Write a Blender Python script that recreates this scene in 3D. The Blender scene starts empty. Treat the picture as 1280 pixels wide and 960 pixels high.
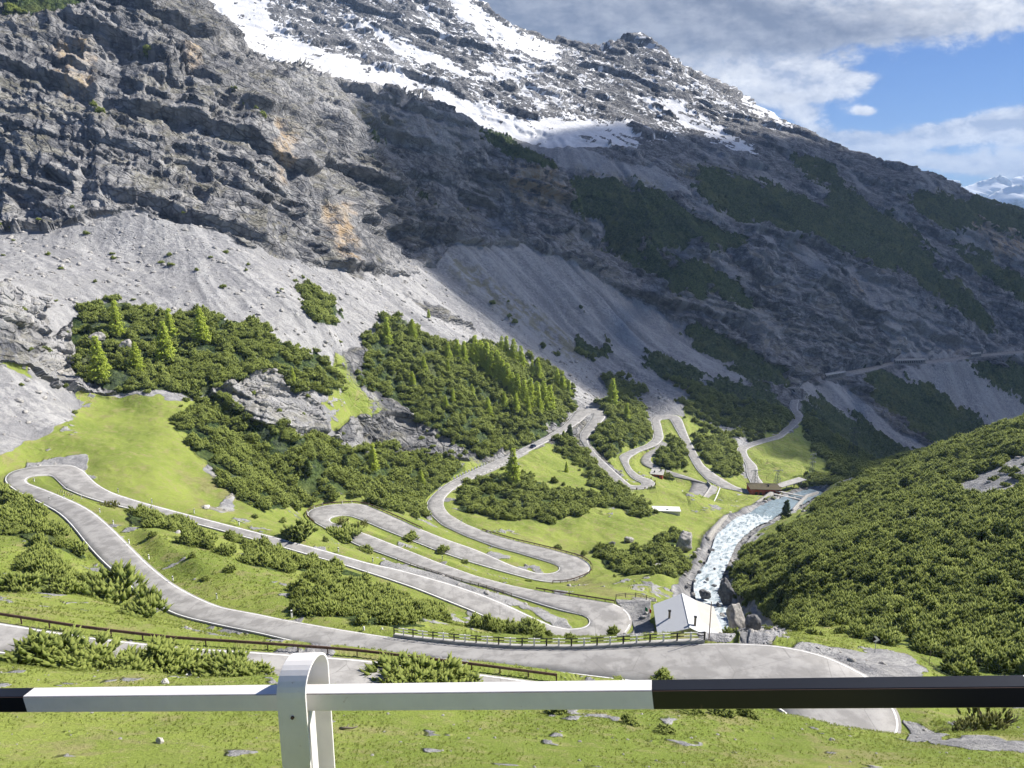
import bpy, math, random
import numpy as np
from mathutils import Vector, Matrix
rng = np.random.default_rng(7); random.seed(7)
scene = bpy.context.scene; COL = scene.collection
F = 925.0; PIT = math.radians(13.3); CP, SP = math.cos(PIT), math.sin(PIT)

# ------------------------------------------------------------------ camera geometry
def aq(u, v):
    """photo pixel -> (x/y, z/y) of the ray; the camera stands at the origin looking along +y"""
    u = np.asarray(u, float); v = np.asarray(v, float)
    up = -(v-480)/F; y = CP+up*SP
    return (u-640)/F/y, (-SP+up*CP)/y
def pix(a, q):
    w = CP-q*SP
    return 640+F*a/w, 480-F*(q*CP+SP)/w
def at_z(u, v, z):
    a, q = aq(u, v); y = z/q
    return np.array([a*y, y, z])
def at_y(u, v, y):
    a, q = aq(u, v)
    return np.array([a*y, y, q*y])

# ------------------------------------------------------------------ road surveys: edge points with heights
ROADS = {}
def interp_poly(pts, n):
    pts = np.array(pts, float); d = np.r_[0, np.cumsum(np.linalg.norm(np.diff(pts[:, :2], axis=0), axis=1))]
    t = np.linspace(0, d[-1], n)
    return np.stack([np.interp(t, d, pts[:, k]) for k in range(pts.shape[1])], 1)
def smooth(P, it=2):
    P = P.copy()
    for _ in range(it): P[1:-1] = .25*P[:-2]+.5*P[1:-1]+.25*P[2:]
    return P
def road(name, left, right, zs, n):
    """left/right: survey pixels of the two edges in order; zs: heights at fractions of the length"""
    t = np.linspace(0, 1, n)
    L = interp_poly(left, n); Rr = interp_poly(right, n)
    z = np.interp(t, np.linspace(0, 1, len(zs)) if not isinstance(zs[0], tuple) else [q[0] for q in zs],
                  zs if not isinstance(zs[0], tuple) else [q[1] for q in zs])
    PL = np.array([at_z(L[i, 0], L[i, 1], z[i]) for i in range(n)])
    PR = np.array([at_z(Rr[i, 0], Rr[i, 1], z[i]) for i in range(n)])
    PL = smooth(PL); PR = smooth(PR)
    ROADS[name] = (PL, PR)
# A: nearest road, from the left edge of the picture to the hairpin on the right
road('A', [(-160,757),(0,779),(50,787),(100,795),(150,801),(220,809),(320,815),(445,824),(595,842),(700,856),(850,876),(950,889),(976,895),(984,903),(978,916)],
          [(-160,792),(0,817),(60,826),(140,836),(240,845),(330,852),(460,868),(600,890),(700,905),(850,930),(950,945),(1030,955),(1065,953),(1080,948),(1085,944)],
     [-36.5,-38,-41,-44,-46.5,-47.5], 90)
# hairpin A-B (outer edge / inner edge)
road('AB', [(1085,944),(1112,930),(1124,919),(1126,905),(1122,890),(1104,866),(1082,844)],
           [(978,916),(980,910),(983,904),(984,899),(982,893),(972,886),(955,879)], [-47.5,-48,-48.3], 24)
road('B', [(1082,844),(1060,832),(1035,821),(1010,814),(985,809),(960,806),(915,804),(865,805),(815,807),(765,810),(715,812),(640,811),(570,806),(520,801),(470,794),(420,786),(352,774),(320,767),(275,759),(247,747),(217,731),(185,705),(162,682),(142,662),(120,642),(102,631),(62,614),(40,606)],
          [(955,879),(940,875),(915,870),(890,866),(860,861),(830,857),(800,853),(765,849),(725,844),(690,840),(640,833),(590,828),(535,822),(480,817),(430,811),(370,803),(320,791),(275,782),(235,773),(215,767),(177,747),(155,727),(125,700),(107,680),(92,660),(75,642),(47,627),(22,615)],
     [(0,-48.3),(.25,-51),(.5,-56),(.75,-62),(1,-70)], 120)
road('BC', [(22,615),(5,604),(3,597),(14,589),(35,584),(62,581),(92,581),(105,589)],
           [(40,606),(33,603),(31,599.5),(36,596),(50,594),(65,594),(71,600),(82,611)], [-70,-72.5], 24)
road('C', [(105,589),(120,605),(140,616),(175,627),(212,637),(250,647),(320,665),(357,675),(402,687),(465,705),(495,711),(532,721),(570,732),(607,745),(640,759),(665,771),(690,782)],
          [(82,611),(100,619),(125,627),(165,637),(205,646),(245,655),(315,674),(352,684),(397,697),(432,707),(482,723),(520,736),(555,750),(590,764),(615,775),(640,786),(670,799)],
     [(0,-72.5),(.5,-81),(1,-91)], 90)
road('CD', [(670,799),(700,803),(740,804),(775,799),(790,782),(790,771),(780,760),(765,754)],
           [(690,782),(710,786),(727,785),(737,780),(737,773),(727,768.5),(715,766),(702,763)], [-91,-93], 30)
road('D', [(765,754),(735,749),(705,744),(665,737),(640,732),(595,720),(545,702),(495,682),(457,667),(432,659),(415,653)],
          [(702,763),(687,759),(665,752),(640,744),(605,733),(570,724),(520,708),(480,693),(445,681),(415,665),(395,654)],
     [-93,-109], 60)
road('DE', [(395,654),(381,643),(386,638),(395,634),(415,630.5),(445,629),(460,632)],
           [(415,653),(411,650),(413,647.5),(420,645),(430,644),(440,645.5),(452,650)], [-109,-111], 22)
road('E', [(460,632),(495,647),(527,662),(557,674),(595,687),(640,707),(670,716)],
          [(452,650),(480,662),(515,676),(548,689),(583,701),(630,715),(660,723)], [-111,-118], 44)
road('EF', [(660,723),(680,727),(700,727.5),(715,725),(737,716),(740,710),(736,703),(722,696)],
           [(670,716),(685,717),(695,715),(700,711),(699.5,708.5),(695,706),(687,703),(677,700)], [-118,-119.5], 26)
road('F', [(677,700),(640,689),(620,684),(582,670),(552,656),(537,642),(532,630),(540,619),(557,605),(582,592),(607,581),(640,567),(680,547),(698,536),(707,530),(715,520)],
          [(722,696),(690,687),(640,675),(607,665),(582,655),(560,642),(554,632),(554,626),(557,620),(570,609),(595,596),(620,585),(640,575),(684,552),(706,540),(727,526)],
     [(0,-119.5),(.5,-128),(1,-142)], 110)
road('GH', [(715,520),(719,513),(728,511),(740,510.5),(752,512),(758,516),(757,522),(747,533)],
           [(727,526),(733,520),(736,517.8),(739,517),(741,517),(741,519),(738,523),(735,528)], [-142,-143], 22)
road('H', [(747,533),(738,541),(735,548),(735,555),(747,569),(763,584),(776,596),(788,606)],
          [(735,528),(725,542),(724,547),(732,560),(737,568),(753,587),(763,598),(775,609)], [-143,-151], 40)
road('HI', [(775,609),(787,611.5),(803,611.5),(817,608.5),(821,604),(813,599)],
           [(788,606),(793,607),(799,607),(802.5,606),(802,603.5),(796,601)], [-151,-151.6], 18)
road('I', [(813,599),(800,595),(790,587),(785,578),(787,572),(800,564),(822,556),(830,548),(828,538),(825,526)],
          [(796,601),(789,597),(783,590),(778,580),(773,570),(787,563),(807,556),(817,548),(815,535),(813,525)], [-151.6,-157], 46)
road('IK', [(813,525),(814,521),(818,519),(835,518),(850,520),(853,526)],
           [(825,526),(826,524.5),(828,524),(832,523.7),(836,523.5),(838,525)], [-157,-157.6], 16)
road('K', [(853,526),(861,547),(870,565),(879,581),(893,592),(907,601),(921,609),(940,613)],
          [(838,525),(846,539),(852,550),(861,570),(870,586),(882,599),(900,609),(938,617)], [-157.6,-166], 46)
road('L', [(948,618),(940,607),(933,593),(933,582),(925,569),(920,560),(934,554.5),(952,549),(972,544),(984,533),(993,523),(992,517),(986,508),(989,500)],
          [(966,618),(957,608),(947,595),(947,583),(936,572),(932,562),(943,557),(959,552),(977,547.5),(992,535),(1003.5,524),(1003.5,518),(996,512),(999,499)],
     [(0,-166.5),(1,-181)], 70)
road('M', [(1028,470),(1060,464),(1096,457),(1112,452.5),(1150,451.5),(1180,449),(1215,444),(1280,438),(1340,436)],
          [(1032,475),(1064,469),(1098,461),(1112,455.5),(1152,454.5),(1184,452),(1218,446.5),(1282,440.5),(1340,438)],
     [(0,-189),(.3,-196),(1,-213)], 50)
# side road past the small red building, gravel path on the scree
road('S', [(827,551),(815,560),(800,572),(800,580),(812,585),(835,594),(850,598),(868,602),(858,620),(850,640)],
          [(838,556),(826,562),(812,571),(811,577),(821,582),(838,589),(852,593),(900,610),(882,624),(868,642)],
     [(0,-156),(1,-164)], 36)

road('river', [(886,812),(884,790),(878,765),(868,745),(866,730),(872,715),(885,700),(890,685),(894,669),(908,657),(918,647),(935,642),(950,632),(962,626),(985,619),(1010,611)],
              [(925,812),(918,790),(915,762),(902,747),(898,735),(902,722),(912,700),(922,677),(936,665),(946,657),(960,652),(975,642),(992,636),(1003,630),(1018,622),(1032,615)],
     [(0,-101.5),(.13,-108),(.22,-113),(.3,-119),(.42,-128),(.52,-138),(.62,-147),(.72,-155),(.82,-161),(.9,-163.5),(1,-167)], 60)
NOTROAD = ('river',)
# ------------------------------------------------------------------ ground survey
C = []   # (a, ln y, z/y)
def cz(p): C.append((p[0]/p[1], math.log(p[1]), p[2]/p[1]))
for a in np.linspace(-1.1, 1.1, 9):
    for y, z in ((.4,-1.75),(.9,-1.76),(1.5,-2.0),(2.3,-2.6),(3.2,-3.6),(4.5,-5.0),(9,-9.3),(16,-15.5)):
        cz((a*y, y, z))
def S(txt):
    for t in txt.split():
        u, v, y = map(float, t.split(',')); a, q = aq(u, v); C.append((float(a), math.log(y), float(q)))
# near meadow and its crest
S('-250,960,24 0,960,26 320,960,28 640,960,30 960,960,33 1280,960,36 1500,960,38 0,900,35 300,900,37 640,915,40 960,925,43 1280,925,44')
S('-250,815,46 0,829,50 160,838,49 340,848,48 450,860,48 560,870,49 640,876,50 760,882,51 850,886,51 930,890,52 965,895,52 1000,905,53 1060,915,53 1124,924,54 1200,917,56 1280,905,60 1500,890,60')
S('1180,880,68 1280,868,76 1180,850,80 1150,845,76')
# left meadows and scree
S('0,740,92 100,745,95 0,700,112 60,670,130 -150,700,110 -150,600,170 60,605,170 180,665,140 250,700,125 350,740,112 150,640,160')
S('130,560,215 200,540,240 200,590,205 150,505,262 40,540,218 0,470,235 0,560,200 -150,450,235 -150,540,195 100,520,245 60,500,238 300,560,270 330,610,228 250,620,205 450,600,300 500,600,325 270,530,262')
S('70,455,285 30,430,262 0,370,262 -150,330,262 60,400,300 60,330,350 170,330,385 200,440,305 130,460,278 110,485,282 270,480,290 350,450,330 400,400,380 330,505,285 400,545,310 430,500,345 260,390,345 250,500,280')
S('500,560,355 450,540,350 560,520,400 620,550,425 480,430,430 550,450,450 620,450,490 700,500,520 560,575,372 600,520,420 480,500,390 660,530,450')
# between the lower roads
S('700,570,425 760,590,400 650,620,330 700,650,298 760,630,325 612,613,338 600,640,300 850,655,312 780,700,255 830,720,212 800,735,190 780,560,455 760,540,470 700,690,262 820,630,345 840,690,262 760,735,200')
S('850,790,143 820,750,160 880,770,158 900,775,170')
# right bank and right slope
S('925,790,152 935,800,138 960,790,140 1000,785,120 1100,785,112 1200,825,93 1280,832,90 1500,830,80 950,740,182 1000,720,175 1100,700,165 1280,700,140 1500,700,125 1000,660,268 960,665,280 1100,640,240 1280,620,200 1500,600,190 935,690,245 925,715,215')
S('1280,530,330 1200,553,352 1130,571,378 1080,589,400 1030,612,408 1500,470,300 1200,590,275 980,650,330 955,655,318')
S('1280,600,430 1200,610,450 1280,640,600 1280,600,800 1200,600,650 1200,580,800 1130,590,500 1500,600,450 1500,640,700 1500,560,900 1120,600,620')
# lower valley
S('980,580,480 1030,570,530 960,570,520 1010,545,600 1060,590,470 1050,575,600 1100,578,720 1060,540,690 1000,530,670 880,560,520 900,580,480 850,560,500 880,620,380 830,610,372 900,535,590 860,530,560 900,630,380')
S('1280,530,985 1200,548,900 1280,480,1050 1200,490,970 1100,500,850 1030,500,780 1150,540,820 1050,520,760 1500,440,1150 1500,560,1010')
# mountain foot, scree
S('750,480,600 800,435,700 870,480,650 930,475,720 700,470,560 800,480,620 850,510,590 820,500,590 700,440,620 480,340,530 600,400,580 700,400,680 800,400,780 900,440,780 540,390,530 640,440,560')
S('400,330,480 520,330,620 560,300,680 700,300,800 760,380,740 620,330,690')
# near rock mountain
S('245,-5,760 300,72,760 400,97,780 500,122,820 580,155,850 650,190,880 715,218,880 720,280,850 738,245,1010 742,300,965 752,335,900 716,250,865 600,200,845 600,260,810 450,250,640 450,180,700 380,200,570 380,320,478 300,260,480 300,100,660 200,100,600 100,100,575 100,130,540 100,0,690 0,0,650 0,150,520 0,250,440 150,260,430 250,275,440 500,200,760 500,300,650 350,140,640 200,200,500 100,200,480')
S('-200,0,640 -200,150,520 -200,300,400 0,-120,820 100,-120,840 200,-60,800 -200,-120,820')
S('100,-60,1000 300,110,950 400,135,980 580,195,1050 200,20,950 500,160,1020 650,235,1050 0,-60,1000 -200,-60,1000')
# snow mountain
S('400,60,1300 300,30,1380 500,100,1260 600,150,1200 700,190,1120 800,200,1130 600,80,1420 500,30,1480 400,0,1550 250,-10,1450 600,3,1700 640,35,1650 700,68,1600 400,-80,1750 300,-120,1800 480,-60,1780 540,-20,1740 200,-120,1750 100,-160,1900 0,-160,1900 -200,-160,1900')
S('785,50,1720 800,45,1720 816,56,1720 765,60,1740 742,66,1740 720,44,1720 706,60,1680 850,78,1690 900,108,1620 960,138,1550 1000,160,1480 1040,183,1430 1100,203,1390 1160,218,1350 1200,239,1350 1240,254,1370 1280,264,1390 1500,300,1450')
S('800,250,1000 800,300,900 850,350,850 900,300,1000 1000,300,1050 1000,400,900 1100,300,1150 1100,400,1000 1200,300,1230 1200,380,1110 1280,350,1200 900,200,1250 1000,220,1300 1100,250,1270 930,400,850 980,450,800 800,120,1450 850,160,1380 740,240,1000 1500,380,1300')
for u, v, y in ((0,-160,1900),(200,-140,1850),(400,-80,1800),(540,-15,1760),(600,3,1700),(700,64,1640),(800,52,1740),(900,108,1640),(1000,160,1500),(1100,203,1410),(1200,239,1370),(1280,264,1410),(1500,300,1470),(-200,-160,1900)):
    a, q = aq(u, v+45); C.append((float(a), math.log(y*1.18), float(q)))
    a, q = aq(u, v+110); C.append((float(a), math.log(y*1.6), float(q)))
for a in np.linspace(-1.1, 1.1, 9):
    C.append((a, math.log(3600), -.11)); C.append((a, math.log(6000), -.07))
for nm, (PL, PR) in ROADS.items():
    st = 3 if len(PL) > 30 else 4
    for P in (PL, PR):
        for p in P[::st]: cz(p)
C = np.array(C)
# drop near duplicates
key = np.round(C[:, :2]/.006).astype(int); _, ix = np.unique(key, axis=0, return_index=True); C = C[np.sort(ix)]
def kern(A, B):
    d2 = (A[:, None, 0]-B[None, :, 0])**2+(A[:, None, 1]-B[None, :, 1])**2
    return np.sqrt(d2+.012**2)
K = kern(C, C); n = len(C)
Pm = np.c_[np.ones(n), C[:, :2]]
Mx = np.zeros((n+3, n+3)); Mx[:n, :n] = K-np.eye(n)*.0015; Mx[:n, n:] = Pm; Mx[n:, :n] = Pm.T
sol = np.linalg.solve(Mx, np.r_[C[:, 2], 0, 0, 0]); W, PC = sol[:n], sol[n:]
def rbf(a, s):
    out = np.empty(len(a))
    for i in range(0, len(a), 4000):
        X = np.c_[a[i:i+4000], s[i:i+4000]]
        out[i:i+4000] = kern(X, C)@W+PC[0]+X@PC[1:]
    return out
GA = np.linspace(-1.0, 1.0, 321); GS = np.arange(math.log(.45), math.log(5200), .0115)
gq = rbf(*[g.ravel() for g in np.meshgrid(GA, GS, indexing='ij')]).reshape(len(GA), len(GS))
def Q(a, s):
    """smooth base surface: z/y at (x/y, ln y)"""
    fa = np.clip((np.asarray(a)-GA[0])/(GA[1]-GA[0]), 0, len(GA)-1.001); fs = np.clip((np.asarray(s)-GS[0])/(GS[1]-GS[0]), 0, len(GS)-1.001)
    i = fa.astype(int); j = fs.astype(int); x = fa-i; y = fs-j
    return (gq[i, j]*(1-x)+gq[i+1, j]*x)*(1-y)+(gq[i, j+1]*(1-x)+gq[i+1, j+1]*x)*y

# ------------------------------------------------------------------ noise
def _hash(i, j, k, seed):
    h = (i.astype(np.uint32)*np.uint32(374761393) ^ j.astype(np.uint32)*np.uint32(668265263) ^ k.astype(np.uint32)*np.uint32(2246822519) ^ np.uint32(seed*3266489917 & 0xffffffff))
    h = (h ^ (h >> np.uint32(13)))*np.uint32(1274126177); h ^= h >> np.uint32(16)
    return (h & np.uint32(0xffff)).astype(np.float32)/32767.5-1
def noise(x, y, z, seed=0):
    x = np.asarray(x, np.float32); y = np.asarray(y, np.float32); z = np.asarray(z, np.float32)+np.float32(seed*17.3)
    i = np.floor(x); j = np.floor(y); k = np.floor(z); fx = x-i; fy = y-j; fz = z-k
    i = i.astype(np.int32); j = j.astype(np.int32); k = k.astype(np.int32)
    u = fx*fx*fx*(fx*(fx*6-15)+10); v = fy*fy*fy*(fy*(fy*6-15)+10); w = fz*fz*fz*(fz*(fz*6-15)+10)
    def h(a, b, c): return _hash(i+a, j+b, k+c, seed)
    x00 = h(0,0,0)*(1-u)+h(1,0,0)*u; x10 = h(0,1,0)*(1-u)+h(1,1,0)*u
    x01 = h(0,0,1)*(1-u)+h(1,0,1)*u; x11 = h(0,1,1)*(1-u)+h(1,1,1)*u
    return (x00*(1-v)+x10*v)*(1-w)+(x01*(1-v)+x11*v)*w
def fbm(x, y, z, oc=4, seed=0, gain=.5):
    r = 0; a = 1.0
    for o in range(oc):
        r = r+a*noise(x*2**o, y*2**o, z*2**o, seed+o*7); a *= gain
    return r
def ridged(x, y, z, oc=4, seed=0, gain=.5):
    r = 0; a = 1.0
    for o in range(oc):
        r = r+a*(1-2*np.abs(noise(x*2**o, y*2**o, z*2**o, seed+o*7))); a *= gain
    return r
def sstep(a, b, x):
    t = np.clip((x-a)/(b-a), 0, 1); return t*t*(3-2*t)

# ------------------------------------------------------------------ the ground grid
NA, NS = 1180, 1300
av = np.linspace(-.97, .97, NA)
sd = np.arange(math.log(.5), math.log(4800), .006)
AA, SS = np.meshgrid(av, sd, indexing='ij')
qq = Q(AA, SS)
horizon = np.maximum.accumulate(qq, axis=1)
vis = (qq >= horizon-.012)
w = np.abs(np.diff(qq, axis=1))*np.where(vis[:, 1:], 1.0, .16)*np.where(qq[:, 1:] < -.93, .04, 1.0)*np.where(qq[:, 1:] > .30, .2, 1.0)*np.interp(sd[1:], [math.log(60), math.log(300)], [.55, 1.15])+.006*.03
w = w/w.sum(1, keepdims=True)
# smooth the row density across neighbouring columns
ww = w.copy()
for _ in range(3):
    ww[1:-1] = (ww[:-2]+ww[1:-1]+ww[2:])/3
cum = np.concatenate([np.zeros((NA, 1)), np.cumsum(ww, 1)], 1); cum /= cum[:, -1:]
tt = np.linspace(0, 1, NS)
Sg = np.stack([np.interp(tt, cum[i], sd) for i in range(NA)])
for _ in range(4): Sg[1:-1] = (Sg[:-2]+2*Sg[1:-1]+Sg[2:])/4
Ag = np.repeat(av[:, None], NS, 1)
Yg = np.exp(Sg); Qg = Q(Ag, Sg)
Xg = Ag*Yg; Zg = Qg*Yg
Ug, Vg = pix(Ag, Qg)
vis = Qg >= np.maximum.accumulate(Qg, axis=1)-.004

# ------------------------------------------------------------------ what grows or lies where (surveyed outlines)
UX0, VY0, UW, VH = -340, -260, 2000, 1320
def raster(pts):
    pts = np.array(pts, float); m = np.zeros((VH, UW), bool)
    x0, x1 = int(max(pts[:, 0].min()-UX0-1, 0)), int(min(pts[:, 0].max()-UX0+2, UW))
    y0, y1 = int(max(pts[:, 1].min()-VY0-1, 0)), int(min(pts[:, 1].max()-VY0+2, VH))
    if x1 <= x0 or y1 <= y0: return m
    X, Y = np.meshgrid(np.arange(x0, x1)+UX0+.5, np.arange(y0, y1)+VY0+.5)
    c = np.zeros(X.shape, bool); n = len(pts)
    for i in range(n):
        xa, ya = pts[i]; xb, yb = pts[(i+1) % n]
        if ya == yb: continue
        c ^= ((Y < ya) != (Y < yb)) & (X < (xb-xa)*(Y-ya)/(yb-ya)+xa)
    m[y0:y1, x0:x1] = c
    return m
def PP(txt): return [tuple(map(float, t.split(','))) for t in txt.split()]
def blur(m, r):
    m = m.astype(np.float32)
    for ax in (0, 1):
        for _ in range(2):
            c = np.cumsum(np.pad(m, [(r+1, r) if a == ax else (0, 0) for a in (0, 1)], mode='edge'), axis=ax, dtype=np.float64)
            m = ((c[2*r+1:] - c[:-2*r-1]) if ax == 0 else (c[:, 2*r+1:]-c[:, :-2*r-1]))/(2*r+1)
    return m.astype(np.float32)
def sample(m, u, v):
    i = np.clip(u-UX0-.5, 0, UW-1.01); j = np.clip(v-VY0-.5, 0, VH-1.01)
    a = i.astype(int); b = j.astype(int); x = i-a; y = j-b
    return (m[b, a]*(1-x)+m[b, a+1]*x)*(1-y)+(m[b+1, a]*(1-x)+m[b+1, a+1]*x)*y
def ridge_y(u): return np.interp(u, [-300, 245, 400, 500, 580, 650, 715, 728], [800, 800, 800, 840, 880, 920, 925, 5])
def crest_y(u): return np.interp(u, [990, 1005, 1030, 1080, 1130, 1200, 1280, 1500], [5, 440, 425, 425, 405, 375, 350, 330])
ZN = {}
def layer_mask(lay, u, v, y):
    if lay == 'F': return y > ridge_y(u)
    if lay == 'N': return np.where(u < 722, y <= np.interp(u, [-300, 245, 400, 500, 580, 650, 722], [800, 800, 800, 840, 880, 920, 930]), (y > 60)) & ~((y < crest_y(u)) & (u > 1000))
    if lay == 'R': return y < np.maximum(crest_y(u), 430)
    if lay == 'G': return y < 1e9
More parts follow.
